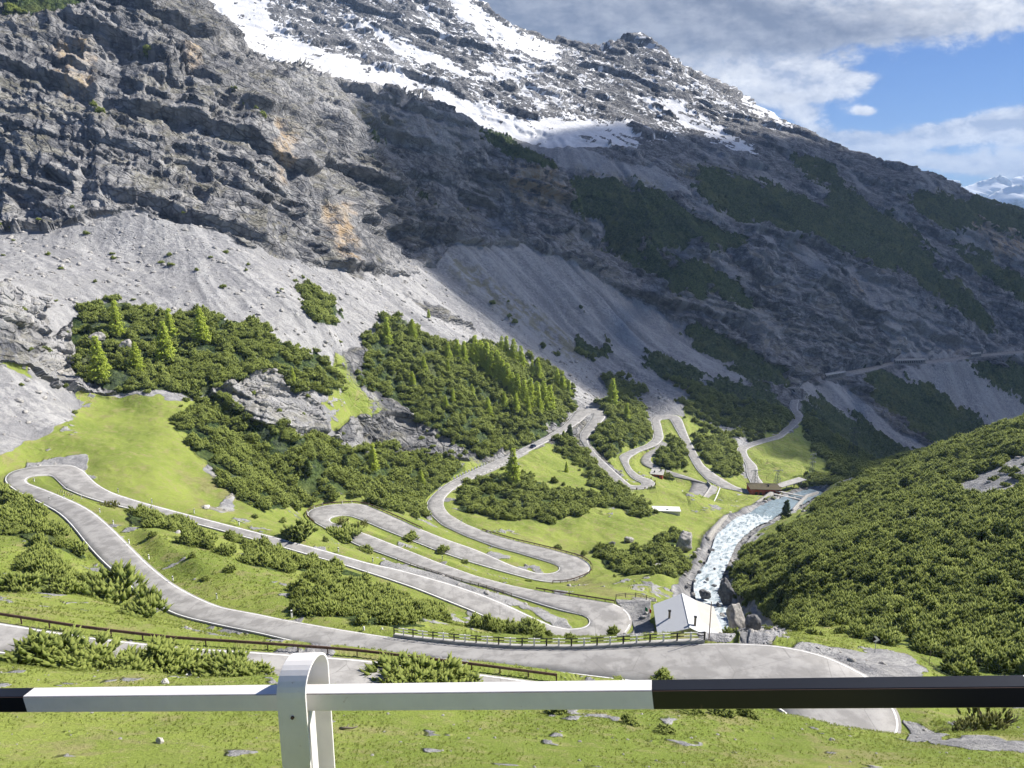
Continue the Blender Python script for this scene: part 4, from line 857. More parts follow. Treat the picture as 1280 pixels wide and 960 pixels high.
class MB:
    """collects boxes, bars and tubes and links them as one mesh object"""
    def __init__(s): s.v = []; s.f = []
    def add(s, V, Fc):
        o_ = len(s.v); s.v += [tuple(map(float, p)) for p in V]; s.f += [tuple(int(i)+o_ for i in f_) for f_ in Fc]; return s
    def box(s, c, size, rz=0.0, rot=None):
        hx, hy, hz = (q*.5 for q in size); M = rot or Matrix.Rotation(rz, 3, 'Z'); c = Vector(c)
        V = [c+M@Vector((x_*hx, y_*hy, z_*hz)) for z_ in (-1, 1) for y_ in (-1, 1) for x_ in (-1, 1)]
        return s.add(V, [(0,2,3,1),(4,5,7,6),(0,1,5,4),(2,6,7,3),(0,4,6,2),(1,3,7,5)])
    def bar(s, a, b, w_, h_):
        a, b = Vector(a), Vector(b); d = b-a; M = d.to_track_quat('X', 'Z').to_matrix(); return s.box((a+b)/2, (d.length, w_, h_), rot=M)
    def tube(s, path, radii, n_=8, cap=True):
        if not hasattr(radii, '__len__'): radii = [radii]*len(path)
        V, Fc = tube(path, radii, n_)
        if cap: Fc += [tuple(range(n_))[::-1], tuple(range((len(path)-1)*n_, len(path)*n_))]
        return s.add(V, Fc)
    def prism(s, pts, axis_a, axis_b, org, depth):
        """outline pts in (axis_a, axis_b) pushed along their cross product"""
        A, B, O = Vector(axis_a), Vector(axis_b), Vector(org); D_ = A.cross(B).normalized()*depth; n_ = len(pts)
        V = [O+A*x_+B*y_ for x_, y_ in pts]+[O+A*x_+B*y_+D_ for x_, y_ in pts]
        return s.add(V, [tuple(range(n_))[::-1], tuple(range(n_, 2*n_))]+[(i, (i+1) % n_, (i+1) % n_+n_, i+n_) for i in range(n_)])
    def obj(s, name, mat, parent=None, bevel=0, smooth_=False):
        me = bpy.data.meshes.new(name); me.from_pydata(s.v, [], s.f); me.update(); me.materials.append(mat)
        if smooth_: me.polygons.foreach_set('use_smooth', np.ones(len(me.polygons), bool))
        o = bpy.data.objects.new(name, me); COL.objects.link(o)
        if parent: o.parent = parent
        if bevel:
            b = o.modifiers.new('bevel', 'BEVEL'); b.width = bevel; b.segments = 2; b.limit_method = 'ANGLE'
        return o
def tag(o, label, cat, group=None):
    o['label'] = label; o['category'] = cat
    if group: o['group'] = group
    return o
def empty(name, loc, rz=0.0, label=None, cat=None, group=None):
    o = bpy.data.objects.new(name, None); COL.objects.link(o); o.location = loc; o.rotation_euler = (0, 0, rz); o.empty_display_size = .3
    if label: tag(o, label, cat, group)
    return o
def dup(root, loc, rz=0.0, sc=1.0, label=None, group=None):
    r = root.copy(); COL.objects.link(r); r.location = loc; r.rotation_euler = (0, 0, rz); r.scale = (sc,)*3 if not hasattr(sc, '__len__') else sc
    if label: r['label'] = label
    if group: r['group'] = group
    for ch in root.children:
        c = ch.copy(); COL.objects.link(c); c.parent = r
        for g_ in ch.children:
            d = g_.copy(); COL.objects.link(d); d.parent = c
    return r
def plant(name, crown, stem, mat, hgt):
    root = empty(name, (0, 0, 0)); V, Fc, T_ = crown
    new_mesh('crown' if name != 'dwarf_pine' else 'foliage', V, Fc, mat, root, attrs=dict(tip=T_)); stem.obj('trunk' if hgt > 3 else 'stem', M_bark, root); return root
def make_shrub(seed, mat=M_pine, **kw):
    r = random.Random(seed); st = MB()
    for i in range(6):
        an = r.random()*6.28; st.tube([(0, 0, -.3), (.25*math.cos(an), .25*math.sin(an), .15), (.6*math.cos(an), .6*math.sin(an), .6)], [.06, .045, .02], 5)
    return plant('dwarf_pine' if mat is M_pine else 'willow_bush', shrub_mesh(seed, **kw), st, mat, 1)
def larch_crown(seed, H=10.0, wide=.27, whorls=26, dense_=11, low=.10, droop=.25):
    r = np.random.default_rng(seed); P, Dr, Ln, Wd = [], [], [], []
    for i in range(whorls):
        t = low+(1-low)*(i+.5*r.random())/whorls; z0 = H*t; R_ = H*wide*(1-t)**.85*r.uniform(.75, 1.15)+.12
        for _ in range(dense_ if t < .8 else 5):
            an = r.random()*6.283; d = np.array([math.cos(an), math.sin(an), 0]); Rb = R_*r.uniform(.6, 1.1); m = max(2, int(Rb/.36))
            for k_ in range(m):
                f = (k_+.7)/m; p = d*Rb*f+np.array([0, 0, z0-droop*Rb*f+.10*Rb*f*f])+r.normal(0, .07, 3)
                P.append(p); sd_ = np.cross(d, [0, 0, 1])*r.uniform(-1, 1); Dr.append(d*.8+sd_*.8+np.array([0, 0, r.uniform(-.1, .75)])); Ln.append(.62*r.uniform(.7, 1.3)); Wd.append(.17*r.uniform(.8, 1.4))
    P.append(np.array([0, 0, H-.3])); Dr.append(np.array([0, 0, 1.])); Ln.append(.7); Wd.append(.1)
    return tufts(r, np.array(P), np.array(Dr), Ln, Wd, 3)
def make_tree(name, seed, mat, H, **kw):
    r = random.Random(seed); st = MB(); st.tube([(0, 0, -.5), (.05, 0, H*.3), (0, .05, H*.65), (0, 0, H*.97)], [H*.022, H*.017, H*.01, .02], 7)
    for i in range(14):
        z_ = H*(.15+.75*i/14); an = r.random()*6.28; R_ = H*kw.get('wide', .2)*(1-z_/H)*.8; st.tube([(0, 0, z_), (R_*math.cos(an), R_*math.sin(an), z_-.1*R_)], [.05, .015], 4)
    return plant(name, larch_crown(seed, H, **kw), st, mat, 9)

shrubs = [make_shrub(11), make_shrub(12, hgt=2.1), make_shrub(13, hgt=1.4, rad=1.3)]
willow = make_shrub(21, M_dry, n_=110, l=.34, hgt=1.0)
larches = [make_tree('larch', 31, M_larch, 10.0), make_tree('larch', 32, M_larch, 10.0, wide=.22), make_tree('larch', 33, M_larch, 10.0, wide=.31, whorls=22)]
spruces = [make_tree('young_spruce', 41, M_spruce, 6.0, wide=.24, whorls=22, droop=.1)]
used_proto = set()
def place(protos, k_, loc, rz, sc, label, cat, group):
    pr = protos[k_ % len(protos)]
    if pr.name not in used_proto:
        used_proto.add(pr.name); pr.location = loc; pr.rotation_euler = (0, 0, rz); pr.scale = (sc,)*3 if not hasattr(sc, '__len__') else sc; return tag(pr, label, cat, group)
    return tag(dup(pr, loc, rz, sc), label, cat, group)

# where dwarf pines grow: random ground cells weighted by area and cover
ca_ = np.linalg.norm(np.cross(P1[1:, :-1]-P1[:-1, :-1], P1[:-1, 1:]-P1[:-1, :-1]), axis=2)
cv_ = veg[:-1, :-1]; yv = Yg[:-1, :-1]; nn = n1[:-1, :-1]; nn3 = n2[:-1, :-1]
hidden = ~vis[:-1, :-1]
for _ in range(3): pass
space = np.interp(yv, [60, 120, 250, 450], [1.5, 1.8, 2.2, 2.7])
rs_ = (Ug[:-1, :-1] > 880) & (yv < crest_y(Ug[:-1, :-1])+15)
dens_ = sstep(.3, .6, cv_)*np.where(rs_, 1.0, sstep(-.50, .05, nn3)*np.where(yv < 215, np.maximum(sstep(-.5, -.1, nn+.6*nn3), Ug[:-1, :-1] < 135), 1))/space**2
# strays in the open: on scree near the thickets and in the meadows
stray = .045*sstep(.10, .35, T['veg'][:-1, :-1])*sstep(-.1, .6, nn3)+.008*sstep(.2, .8, nn3)*(yv < 420)*(yv > 85)*(1-sstep(.3, .6, T['grass'][:-1, :-1]))
dens_ = np.maximum(dens_, stray)
dens_[(yv > 640) | (yv < 60) | (Dm[:-1, :-1] < 1.4)] = 0
dens_[hidden] *= .25
dens_[(Kd[:-1, :-1] == 1) & (Dm[:-1, :-1] < 2.2)] = 0
num = rng.poisson(dens_*ca_); ii, jj = np.nonzero(num)
rep = np.minimum(num[ii, jj], 3); ii = np.repeat(ii, rep); jj = np.repeat(jj, rep)
f1r, f2r = rng.random(len(ii)), rng.random(len(ii))
SPT = (P1[ii, jj]*(1-f1r[:, None])+P1[ii+1, jj]*f1r[:, None])+(P1[ii, jj+1]-P1[ii, jj])*f2r[:, None]
SSc = rng.uniform(.75, 1.6, len(SPT))*np.interp(SPT[:, 1], [60, 150, 300, 500], [.8, 1.0, 1.25, 1.6])*np.where(cv_[ii, jj] > .5, 1.0, .6)
SSc *= np.where(rs_[ii, jj], 1.05, np.interp(SPT[:, 1], [90, 200, 300], [1.0, 1.0, 1.0])); SR = rng.uniform(0, 6.28, len(SPT)); SK = rng.integers(0, 3, len(SPT)); SV = vis[ii, jj]
print('shrubs', len(SPT))
# single bushes that can be told apart: (u, v of the foot, width in pixels, label)
BUSH = [(28,738,40,'dark dwarf pine standing alone on the left meadow above the brown guardrail'),(75,742,26,'small dwarf pine between the lone left bush and the wide one by the road'),
 (130,748,62,'wide dwarf pine clump beside the white road line above the brown guardrail'),(178,772,46,'round dwarf pine at the outer edge of the left road bend'),
 (60,826,60,'dwarf pine at the left end of the row below the guardrail'),(95,829,55,'second dwarf pine from the left in the row below the guardrail'),(160,838,55,'tall dwarf pine in the middle of the row below the guardrail'),
 (195,838,55,'dwarf pine next to the tall one in the row below the guardrail'),(230,838,45,'dwarf pine right of the middle in the row below the guardrail'),(300,846,50,'dwarf pine close left of the white fence post'),(325,842,30,'thin dwarf pine at the right end of the row below the guardrail'),
 (500,855,60,'dwarf pine just above the white rail, in front of the guardrail'),(540,858,60,'broad dwarf pine above the white rail, beside the thin tall shoots'),(575,858,40,'dwarf pine with two thin tall shoots above the white rail'),
 (745,850,22,'small pointed dwarf pine behind the white rail on the grey road edge'),(772,850,22,'small dwarf pine right of the pointed one behind the rail'),(825,852,34,'dwarf pine just left of where the rail turns black'),
 (832,915,26,'low dwarf pine hanging over the meadow edge below the black rail'),(790,905,30,'low dwarf pine below the joint of white and black rail'),
 (700,890,26,'low dwarf pine hanging under the white rail, farthest left of the rail joint'),(862,893,34,'low dark dwarf pine under the black rail, right of the rail joint'),(900,895,34,'low dwarf pine under the middle of the black rail'),(935,897,28,'low dwarf pine under the black rail beside the inner bend of road'),(285,842,50,'dwarf pine second from the white post in the row below the guardrail'),(130,834,46,'dwarf pine third from the left in the row below the guardrail'),
 (373,673,32,'round bush on the grass strip right of the dwarf pine thicket below the hairpin'),(455,688,16,'small bush on the grass between two legs of road'),(513,675,18,'upright bush in the grass tongue of the middle hairpin'),(555,690,14,'bush near the lay-by on the grass tongue'),
 (427,672,36,'low bush along the road edge inside the middle hairpin'),(583,604,14,'bush on the lawn inside the viaduct bend'),(670,624,12,'small bush on the flat meadow left of the boulders')]
for i, (u, v, w_, lb) in enumerate(BUSH):
    P = hit(u, v)
    if P is None: continue
    d = np.linalg.norm(P); s_ = w_*d/F/(2.5 if v < 820 else 2.4)*(.7 if u > 700 else 1)
    place(shrubs, i, (P[0], P[1], P[2]-.1), i*1.3, (s_*1.1, s_*1.1, s_*(.8 if v < 820 else .62)), lb, 'shrub', 'dwarf pines standing singly')
# the dwarf pines that show largest
dist = np.linalg.norm(SPT, axis=1); size = np.where(SV, SSc/dist, 0); inf = (np.abs(SPT[:, 0]/SPT[:, 1]) < .74); size *= inf
uu_, vv_ = pix(SPT[:, 0]/SPT[:, 1], SPT[:, 2]/SPT[:, 1]); size *= (vv_ < 965)
order = np.argsort(-size); top = order[:300-len(BUSH)]; rest = np.ones(len(SPT), bool); rest[top] = False; rest &= ~((uu_ > 795) & (uu_ < 910) & (vv_ > 730) & (vv_ < 806))
def zone(u, v, y):
    if u > 900 and v < 860: return 'dwarf pine in the thicket on the slope right of the stream'
    if v > 845: return 'low dwarf pine on the near meadow edge below the rail'
    if u < 130: return 'dwarf pine on the left meadow below the first hairpin'
    if 575 < u < 730 and v > 755: return 'dwarf pine between the white fence and the grey road behind it'
    if v > 640 and u < 600: return 'dwarf pine in the thicket between the two long left roads'
    return 'dwarf pine on the bank between the hairpin road and the stream'
top = [k_ for k_ in top if not (795 < uu_[k_] < 910 and 730 < vv_[k_] < 806)]
for k_ in top:
    lb = zone(uu_[k_], vv_[k_], SPT[k_, 1])
    place(shrubs, int(SK[k_]), (SPT[k_, 0], SPT[k_, 1], SPT[k_, 2]-.08), float(SR[k_]), float(SSc[k_]), lb, 'shrub', lb.replace('dwarf pine', 'dwarf pines', 1))
def scatter(name, pts, rot, scl, kind_, sources, sc_z=None):
    me = bpy.data.meshes.new(name); me.vertices.add(len(pts)); me.vertices.foreach_set('co', np.ascontiguousarray(pts, np.float32).ravel())
    for nm, vals in (('rot', rot), ('scl', scl), ('kind', kind_)):
        at = me.attributes.new(nm, 'FLOAT', 'POINT'); at.data.foreach_set('value', np.ascontiguousarray(vals, np.float32))
    o = bpy.data.objects.new(name, me); COL.objects.link(o); o['kind'] = 'stuff'
    g = bpy.data.node_groups.new(name, 'GeometryNodeTree'); g.interface.new_socket('Geometry', in_out='INPUT', socket_type='NodeSocketGeometry'); g.interface.new_socket('Geometry', in_out='OUTPUT', socket_type='NodeSocketGeometry')
    gi = g.nodes.new('NodeGroupInput'); go = g.nodes.new('NodeGroupOutput'); jn = g.nodes.new('GeometryNodeJoinGeometry'); g.links.new(jn.outputs[0], go.inputs[0])
    def nat(nm):
        a_ = g.nodes.new('GeometryNodeInputNamedAttribute'); a_.data_type = 'FLOAT'; a_.inputs['Name'].default_value = nm; return a_.outputs['Attribute']
    cz_ = g.nodes.new('ShaderNodeCombineXYZ'); g.links.new(nat('rot'), cz_.inputs[2]); cs = g.nodes.new('ShaderNodeCombineXYZ')
    for i in range(3): g.links.new(nat('scl'), cs.inputs[i])
    for i, src in enumerate(sources):
        oi = g.nodes.new('GeometryNodeObjectInfo'); oi.inputs['Object'].default_value = src; oi.inputs['As Instance'].default_value = True
        cp = g.nodes.new('FunctionNodeCompare'); cp.data_type = 'FLOAT'; cp.operation = 'EQUAL'; g.links.new(nat('kind'), cp.inputs[0]); cp.inputs[1].default_value = float(i); cp.inputs['Epsilon'].default_value = .1
        ip = g.nodes.new('GeometryNodeInstanceOnPoints'); g.links.new(gi.outputs[0], ip.inputs['Points']); g.links.new(cp.outputs[0], ip.inputs['Selection']); g.links.new(oi.outputs['Geometry'], ip.inputs['Instance'])
        g.links.new(cz_.outputs[0], ip.inputs['Rotation']); g.links.new(cs.outputs[0], ip.inputs['Scale']); g.links.new(ip.outputs[0], jn.inputs[0])
    md = o.modifiers.new('scatter', 'NODES'); md.node_group = g
    return o
scatter('dwarf_pine_thicket', SPT[rest]-[0, 0, .08], SR[rest], SSc[rest], SK[rest], [s_.children[0] for s_ in shrubs])

# larches: (u, v of the foot, height in pixels)
LZ1 = [(126,478,48,'broad pale green larch at the left edge of the larch knoll'),(147,420,38,'larch on the upper left of the larch knoll, by the scree'),(172,466,34,'small larch behind the two grey boulders on the knoll'),(208,455,46,'tallest larch in the middle of the larch knoll'),(214,428,36,'larch behind the tallest one on the knoll'),(253,430,40,'larch at the upper right of the larch knoll'),
 (366,482,20,'tiny larch among the dwarf pines right of the pale rock'),(484,433,34,'larch at the upper left tip of the middle thicket'),(516,430,26,'second larch from the upper left tip of the middle thicket'),(536,402,11,'tiny larch alone on the scree above the middle thicket'),(467,590,34,'larch rising from the thicket below the grey outcrop'),(610,524,24,'lone larch low in the middle thicket'),(641,606,46,'bright tall larch beside the stone viaduct'),(708,590,14,'small larch in the bushes right of the viaduct'),(527,609,22,'thin larch at the left end of the viaduct road'),(765,513,34,'larch right of the upper hairpin, at the forest tip'),(783,530,24,'second larch right of the upper hairpin')]
rows = 'larch in the row of larches across the middle thicket'
LZ2 = [(572,455,24),(580,458,26),(594,460,34),(601,463,32),(608,470,36),(615,476,32),(622,480,34),(628,486,30),(634,492,30),(640,500,28),(647,505,30),(655,509,30),(663,512,34),(671,515,32),(679,517,34),(687,519,32),(633,452,26),(642,458,28),(651,464,26),(560,470,18),(530,468,18),(590,500,18),(566,505,16),(627,445,22),(672,478,24),(665,474,20),(696,490,22),(703,494,20),(711,500,18),(630,515,20),(645,520,22),(660,522,20),(516,485,16),(557,512,16),(674,520,22),(560,452,20)]
for i, (u, v, h_, lb) in enumerate(LZ1):
    P = hit(u, v)
    if P is not None: place(larches, i, (P[0], P[1], P[2]-.2), i*2.1, h_*np.linalg.norm(P)/F/10*1.04, lb, 'larch tree', 'young larches')
for i, (u, v, h_) in enumerate(LZ2):
    P = hit(u, v)
    if P is not None: place(larches, i, (P[0], P[1], P[2]-.2), i*1.7, 1.15*h_*np.linalg.norm(P)/F/10, rows, 'larch tree', 'larches across the middle thicket')
P = hit(982, 648); place(spruces, 0, tuple(P), 0, 22*np.linalg.norm(P)/F/6, 'dark pointed spruce on the right bank of the calm pool', 'spruce tree', None)
if 'group' in spruces[0]: del spruces[0]['group']
for u, v, h_, lb in ((712,550,20,'dark conifer by the upper road, left of the hairpin'),(432,592,24,'dark young conifer in the left part of the lower thicket'),(385,600,22,'dark young conifer left of centre in the lower thicket')):
    P = hit(u, v); place(spruces, 1, tuple(P), .5, h_*np.linalg.norm(P)/F/6, lb, 'conifer tree', 'young dark conifers')
for u, v, w_, lb in ((430,655,20,'pale twiggy bush at the tip of the middle hairpin'),(450,660,20,'pale bush beside the twiggy one in the middle hairpin'),(133,632,24,'pale willow bush at the inner road edge of the first hairpin'),(1240,908,60,'olive bush below the black rail near the right edge'),(1205,915,40,'smaller olive bush below the black rail')):
    P = hit(u, v); place([willow], 0, (P[0], P[1], P[2]-.05), u*.1, w_*np.linalg.norm(P)/F/2.3, lb, 'bush', 'pale willow bushes')

# ------------------------------------------------------------------ built things
M_white = simple('white_enamel', (.80, .78, .75), .45, var=.07, sc=7, spec=.4, dirt=((.34, .24, .17), .655))
M_black = simple('black_enamel', (.009, .010, .013), .4, var=.2, sc=3, spec=.45, dirt=((.17, .11, .07), .64))
M_rust = simple('weathering_steel', (.105, .062, .048), .75, var=.3, sc=4)
M_wood = simple('grey_wood', (.20, .17, .14), .9, var=.3, sc=5)
M_conc = simple('concrete', (.42, .41, .39), .9, var=.25, sc=.8, bump=.3, dirt=((.25, .245, .23), .58))
M_stone = simple('masonry', (.34, .33, .31), .95, var=.35, sc=1.2, bump=.6, dirt=((.17, .165, .15), .56))
M_plaster = simple('pale_plaster', (.50, .48, .44), .9, var=.08, sc=1)
M_red = simple('red_plaster', (.42, .085, .055), .85, var=.15, sc=.7)
M_turf = simple('turf_roof', (.10, .085, .05), .95, var=.3, sc=1.5)
M_glass = simple('dark_glass', (.02, .025, .03), .12, var=.1, spec=.6)
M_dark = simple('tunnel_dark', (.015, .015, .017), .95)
M_steel = simple('galvanised_steel', (.36, .37, .38), .5, metal=.6, var=.15)
M_pale = simple('painted_white', (.78, .78, .76), .7, var=.08, sc=3)
def rock_mat(name, a, b_):
    def f(N, b):
        p = N.new('ShaderNodeTexCoord').outputs['Object']; q = N.noise(p, 1.3, 8, .65); r = N.noise(N.scale(p, (2, 2, .7)), 3, 6, .65)
        c = N.mix(N.ramp(q, .35, .65), a, b_); c = N.mix(N.ramp(r, .55, .7, 0, .6), c, tuple(v*.45 for v in a)); N.put(b.inputs['Base Color'], c); b.inputs['Roughness'].default_value = .92
        bp = N.new('ShaderNodeBump'); bp.inputs['Strength'].default_value = .8; bp.inputs['Distance'].default_value = .15; N.put(bp.inputs['Height'], N.math('ADD', q, N.math('MULTIPLY', r, .5))); N.put(b.inputs['Normal'], bp.outputs[0])
    return material(name, f)
M_rock = rock_mat('boulder_stone', (.26, .25, .24), (.48, .46, .43)); M_rockd = rock_mat('wet_stone', (.10, .10, .105), (.20, .20, .20)); M_rockp = rock_mat('pale_stone', (.50, .47, .43), (.66, .63, .60))

# the railing in front of the photographer
def camp(u, v, w_): r = np.array([(u-640)/F*w_, CP*w_+(-(v-480)/F*w_)*SP, -SP*w_+(-(v-480)/F*w_)*CP]); return Vector(r)
WL, WR = 3.2, 2.37
eL, eR = camp(0, 891.5, WL), camp(1280, 886, WR); rd = (eR-eL).normalized(); rb = Vector((0, 0, 1)).cross(rd).normalized(); ru = rd.cross(rb).normalized()
slope = (eR-eL).length
def rail_pt(u):   # point of the lower front edge seen at pixel u
    lo_, hi_ = -2.0, 3.0
    for _ in range(40):
        m = (lo_+hi_)/2; p = eL+(eR-eL)*m; w_ = CP*p.y-SP*p.z; uu = 640+F*p.x/w_
        if uu < u: lo_ = m
        else: hi_ = m
    return eL+(eR-eL)*lo_
RH, RD, CH = .079, .074, .012
def beam(a, b):
    pr = [(0, CH*.5), (CH*.5, 0), (RD-CH, 0), (RD, CH), (RD, RH-CH), (RD-CH, RH), (.004, RH), (0, RH-.004)]
    V = [tuple(p+rb*x_+ru*y_) for p in (a, b) for x_, y_ in pr]; n_ = len(pr)
    return V, [tuple(range(n_)), tuple(range(n_, 2*n_))[::-1]]+[(i, i+n_, (i+1) % n_+n_, (i+1) % n_) for i in range(n_)]
fence = empty('railing', tuple(rail_pt(370)-Vector((0, 0, .95))), 0, 'thick white and black painted railing close in front, with one bent strap post', 'railing')
def child(o, par):   # keep world place under a parent
    o.parent = par; o.matrix_parent_inverse = Matrix.Translation(-par.location); return o
jt = [(-700, 34.5, M_black), (34.5, 817.5, M_white), (817.5, 1290, M_black)]
for ua, ub, mt in jt:
    a, b = rail_pt(ua), rail_pt(ub); child(MB().add(*beam(a, b)).obj('rail_section', mt), fence)
a = rail_pt(1290); child(MB().add(*beam(a, a+rd*2.2)).obj('rail_section', M_white), fence)
ea, eb = rail_pt(-300)+ru*(RH-.002)-rb*.0004, rail_pt(1285)+ru*(RH-.002)-rb*.0004
er = MB(); er.bar(tuple(ea), tuple(eb), .0012, .0012)
child(er.obj('rust_seam', M_rust), fence)
def strap_post(u):
    c0 = rail_pt(u)+rb*(RD/2)+ru*(RH/2); bw_, th_, R_ = .120, .010, .106; up = Vector((0, 0, 1)); H_ = .178
    prof = [(-R_, -1.15), (-R_, H_-R_)]+[(-R_*math.cos(t), H_-R_+R_*math.sin(t)) for t in np.linspace(0, math.pi, 17)[1:-1]]+[(R_, H_-R_), (R_, -1.15)]
    ri = R_-th_; inn = [(-ri, -1.15), (-ri, H_-R_)]+[(-ri*math.cos(t), H_-R_+ri*math.sin(t)) for t in np.linspace(0, math.pi, 17)[1:-1]]+[(ri, H_-R_), (ri, -1.15)]
    V = []
    for s_ in (-bw_/2, bw_/2):
        for lst in (prof, inn): V += [tuple(c0+rd*s_+rb*x_+up*y_) for x_, y_ in lst]
    n_ = len(prof); Fc = []
    for i in range(n_-1):
        Fc += [(i, i+1, n_+i+1, n_+i), (2*n_+i, 3*n_+i, 3*n_+i+1, 2*n_+i+1), (i, 2*n_+i, 2*n_+i+1, i+1), (n_+i, n_+i+1, 3*n_+i+1, 3*n_+i)]
    Fc += [(0, n_, 3*n_, 2*n_), (n_-1, 3*n_-1, 4*n_-1, 2*n_-1)]
    p_ = MB().add(V, Fc).obj('strap_post', M_white, bevel=.0015)
    child(p_, fence)
    M_ = Matrix((rd, rb, Vector((0, 0, 1)))).transposed(); cw_ = MB().box(c0+Vector((0, 0, -.62)), (.055, .05, 1.15), rot=M_).obj('inner_post', M_white, bevel=.002); child(cw_, fence)
    bt = MB(); 
    for dz_ in (-.012,): bt.tube([tuple(c0-rb*(R_-.001)+ru*dz_), tuple(c0-rb*(R_+.006)+ru*dz_)], .007, 8)
    b_ = bt.obj('bolt', M_rust); child(b_, fence)
strap_post(378)
strap_post(-560); strap_post(1660)

# railings and fences that follow a road edge
def path_resample(pts, step):
    pts = np.array(pts, float); d = np.r_[0, np.cumsum(np.linalg.norm(np.diff(pts, axis=0), axis=1))]; n_ = max(2, int(round(d[-1]/step))+1); t = np.linspace(0, d[-1], n_)
    return np.stack([np.interp(t, d, pts[:, k_]) for k_ in range(3)], 1)
def edge_path(leg, side, ua=None, ub=None, off=.9, v0=-9e9, v1=9e9):
    PL, PR = ROADS[leg]; E0, E1 = (PL, PR) if side == 0 else (PR, PL)
    uu, vv0 = pix(E0[:, 0]/E0[:, 1], E0[:, 2]/E0[:, 1]); m = (vv0 > v0) & (vv0 < v1)
    if ua is not None: m &= (uu >= min(ua, ub)) & (uu <= max(ua, ub))
    d = E0-E1; d /= np.linalg.norm(d, axis=1, keepdims=True); return (E0+d*off)[m]
def railing(name, label, cat, pts, step, hgt, rails, post, mat, alt=None, seg=False, group=None, base=None):
    pts = path_resample(pts, step)
    if base is None: gz = pts[:, 2]-.1
    else: gz = pts[:, 2]+base
    root = empty(name, (float(pts[0, 0]), float(pts[0, 1]), float(gz[0])), 0, label, cat, group)
    for i, p in enumerate(pts):
        m = mat if not (alt and i % 2) else alt; g_ = gz[i]-.25
        child(MB().box((p[0], p[1], (g_+gz[i]+hgt)/2), (post, post, gz[i]+hgt-g_), rz=.3).obj('post', m), root)
    for h_, w_, t_ in rails:
        if seg:
            for i in range(len(pts)):
                a = pts[i] if i == 0 else (pts[i-1]+pts[i])/2; b = pts[i] if i == len(pts)-1 else (pts[i+1]+pts[i])/2
                ga = gz[max(i-1, 0)]*.5+gz[i]*.5; gb = gz[min(i+1, len(pts)-1)]*.5+gz[i]*.5
                m = mat if not (alt and i % 2) else alt; mb = MB()
                mb.bar((a[0], a[1], ga+h_), (pts[i][0], pts[i][1], gz[i]+h_), w_, t_) if i else None
                mb.bar((pts[i][0], pts[i][1], gz[i]+h_+.001), (b[0], b[1], gb+h_), w_, t_) if i < len(pts)-1 else None
                child(mb.obj('rail', m), root)
        else:
            mb = MB()
            for i in range(len(pts)-1): mb.bar((pts[i][0], pts[i][1], gz[i]+h_), (pts[i+1][0], pts[i+1][1], gz[i+1]+h_), w_, t_)
            child(mb.obj('rail', mat), root)
    return root
railing('guardrail', 'long brown steel guardrail between the two nearest roads', 'guardrail', edge_path('A', 0, -150, 705, .9), 2.9, .82, [(.70, .10, .26)], .11, M_rust)
railing('guardrail', 'brown guardrail along the upper road beside the widest hairpin', 'guardrail', edge_path('D', 0, 664, 765, .6), 2.6, .85, [(.70, .10, .30)], .12, M_rust)
ef = np.vstack([edge_path('EF', 0, off=.6), edge_path('F', 1, 600, 719, .6, 655)])
railing('guardrail', 'brown guardrail round the outside of the hairpin left of the stream', 'guardrail', ef[7:], 2.6, .9, [(.75, .12, .3)], .14, M_rust)
de = np.vstack([edge_path('DE', 0, off=.5), edge_path('E', 0, 455, 530, .5)])
railing('guardrail', 'dark brown guardrail round the outside of the middle left hairpin', 'guardrail', de, 2.6, .9, [(.7, .14, .34)], .14, M_rust)
pB = edge_path('B', 0, 484, 884, .55)
# kerb wall that carries the black and white fence
kb = MB(); q_ = dense(pB, pB, 1.5)[0]
nrm = np.gradient(q_, axis=0)[:, :2]; nrm = np.stack([-nrm[:, 1], nrm[:, 0]], 1); nrm /= np.linalg.norm(nrm, axis=1, keepdims=True)
if ((q_[len(q_)//2, :2]+nrm[len(q_)//2]) @ (q_[len(q_)//2, :2])) < (q_[len(q_)//2, :2] @ q_[len(q_)//2, :2]): nrm = -nrm
sec = np.stack([np.c_[q_[:, :2]-nrm*.28, q_[:, 2]-.3], np.c_[q_[:, :2]-nrm*.28, q_[:, 2]+.38], np.c_[q_[:, :2]+nrm*.35, q_[:, 2]+.38], np.c_[q_[:, :2]+nrm*.35, q_[:, 2]-2.6]], 1)
v_, f_ = strip(sec); kw = new_mesh('kerb_wall', v_, f_, M_conc); tag(kw, 'low grey concrete wall under the black and white fence', 'wall')
railing('roadside_fence', 'thin fence with alternate black and white posts on the low wall by the house', 'fence', pB, 1.62, 1.05, [(.98, .08, .09), (.55, .07, .08)], .15, M_black, M_pale, seg=True, base=.38)
railing('wooden_fence', 'grey wooden fence between the gravel lay-by and the road above it', 'fence', edge_path('D', 1, 500, 648, .9), 3.3, 1.0, [(.9, .07, .1), (.5, .07, .1)], .15, M_wood)
cgrass = edge_path('C', 0, 650, 668, 1.0)
railing('wooden_fence', 'short grey wooden fence round the gravel corner left of the white roofed house', 'fence', [at_z(770, 747, -91.5), at_z(790, 744, -91.8), at_z(808, 748, -91.8), at_z(819, 752, -91.5)], 3.0, 1.0, [(.9, .07, .1), (.5, .07, .1)], .15, M_wood)
M_mesh = M_steel
railing('meadow_fence', 'thin wire fence along the green lawn above the small red building', 'fence', [at_z(832, 596, -158), at_z(850, 602, -160), at_z(880, 604, -162), at_z(905, 611, -165)], 3.5, 1.2, [(1.1, .04, .04), (.6, .04, .04)], .1, M_wood)

